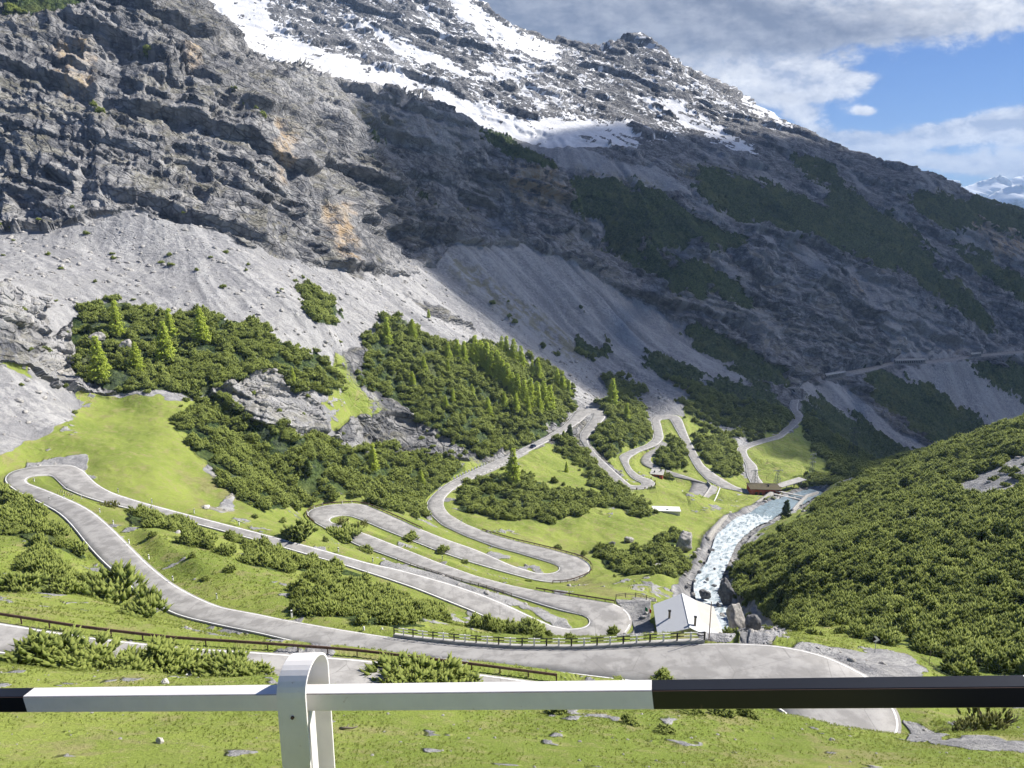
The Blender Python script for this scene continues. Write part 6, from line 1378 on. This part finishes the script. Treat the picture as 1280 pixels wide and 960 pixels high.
# grass tufts that roughen the near meadow
gt = []
for k_ in range(3):
    r = np.random.default_rng(90+k_); V, f = [], []
    for _ in range(16):
        an = r.random()*6.28; rr_ = r.random()*.5; b0 = np.array([rr_*math.cos(an), rr_*math.sin(an), -.05]); tp = b0+np.array([r.normal(0, .3), r.normal(0, .3), r.uniform(.5, 1.1)]); w_ = np.array([math.sin(an), -math.cos(an), 0])*.07; V += [b0-w_, b0+w_, tp]; f.append((len(V)-3, len(V)-2, len(V)-1))
    gt.append((np.array(V), np.array(f)))
M_grassb = leaf_mat('grass_blades', (.23, .29, .06), (.32, .37, .09), (.42, .46, .14), .4)
gto = [new_mesh('grass_tuft', V, f, M_grassb, attrs=dict(tip=np.tile([0, 0, 1.0], len(f)))) for V, f in gt]
for o, (u, v, lb) in zip(gto, ((300, 930, 'small tuft of long grass in the near meadow left of the post'), (700, 930, 'small tuft of long grass in the near meadow under the white rail'), (1000, 940, 'small tuft of long grass in the near meadow under the black rail'))):
    o.location = hit(u, v); o.scale = (.2,)*3; tag(o, lb, 'grass tuft')
gw = np.where((yv > 20) & (yv < 62), 9.0, np.where(yv < 140, 1.6, 0))*grass[:-1, :-1]*(1-np.clip(scree_w[:-1, :-1]*1.5, 0, 1))*(1-sstep(.3, .6, veg[:-1, :-1]))*sstep(-.9, .3, nn3); gw[hidden | (yv < 20)] = 0
gw[(Kd[:-1, :-1] == 1) & (Dm[:-1, :-1] < .5)] = 0
num = rng.poisson(gw*ca_); ii, jj = np.nonzero(num); GP_ = P1[ii, jj]+np.stack([rng.uniform(-.04, .04, len(ii)), rng.uniform(-.04, .04, len(ii)), np.zeros(len(ii))], 1)
print('tufts', len(ii))
scatter('meadow_grass', GP_, rng.uniform(0, 6.28, len(ii)), np.interp(GP_[:, 1], [22, 60, 61, 140], [.10, .15, .22, .32])*rng.uniform(.6, 1.6, len(ii)), rng.integers(0, 3, len(ii)), gto)
# distant mountains down the valley
def far_ridge(name, pts, y, mat, seed, snowline):
    us = np.linspace(1080, 1700, 220); rz = np.interp(us, [p[0] for p in pts], [p[1] for p in pts]); V = []
    rows_ = 26
    for j in range(rows_):
        t = j/(rows_-1)
        for u, v in zip(us, rz):
            a, q = aq(u, v); yy_ = y-t*y*.2; zz_ = q*y*(1-t)**1.15+(-700)*t; n_ = float(0)
            V.append((a*y, yy_, zz_))
    V = np.array(V); V[:, 2] += y/78*ridged(V[:, 0]/(y/17), V[:, 1]/(y/17), V[:, 2]/(y/11), 5, seed)*np.repeat(np.linspace(.15, 1, rows_), len(us)); V[:, 1] += y/50*fbm(V[:, 0]/200, V[:, 1]/300, V[:, 2]/200, 3, seed+3)
    back = V[:len(us)].copy(); back[:, 1] += 900; back[:, 2] = -700; V = np.vstack([back, V]); ix = np.arange((rows_+1)*len(us)).reshape(rows_+1, -1)
    f = np.stack([ix[:-1, :-1], ix[1:, :-1], ix[1:, 1:], ix[:-1, 1:]], -1).reshape(-1, 4); o = new_mesh(name, V, f, mat, smooth_=True); o['kind'] = 'structure'
def far_mat(N, b):
    p = N.pos(); s_ = N.new('ShaderNodeSeparateXYZ'); N.put(s_.inputs[0], p); n_ = N.noise(N.scale(p, (.0025, .0025, .005)), 1, 8, .65)
    c = N.mix(N.ramp(N.math('ADD', s_.outputs[2], N.math('MULTIPLY', n_, 900)), 420, 620), (.07, .10, .10), (.80, .82, .86)); N.put(b.inputs['Base Color'], c); b.inputs['Roughness'].default_value = .9
M_far = material('distant_slopes', far_mat)
far_ridge('distant_mountains', [(1080, 235), (1130, 215), (1146, 209), (1160, 217), (1183, 229), (1206, 238), (1225, 228), (1240, 221), (1252, 226), (1266, 231), (1280, 223), (1330, 205), (1450, 180), (1700, 160)], 12000, M_far, 3, 0)
far_ridge('distant_mountains', [(1080, 300), (1210, 268), (1230, 257), (1250, 243), (1270, 233), (1290, 236), (1350, 215), (1700, 200)], 9000, M_far, 8, 0)
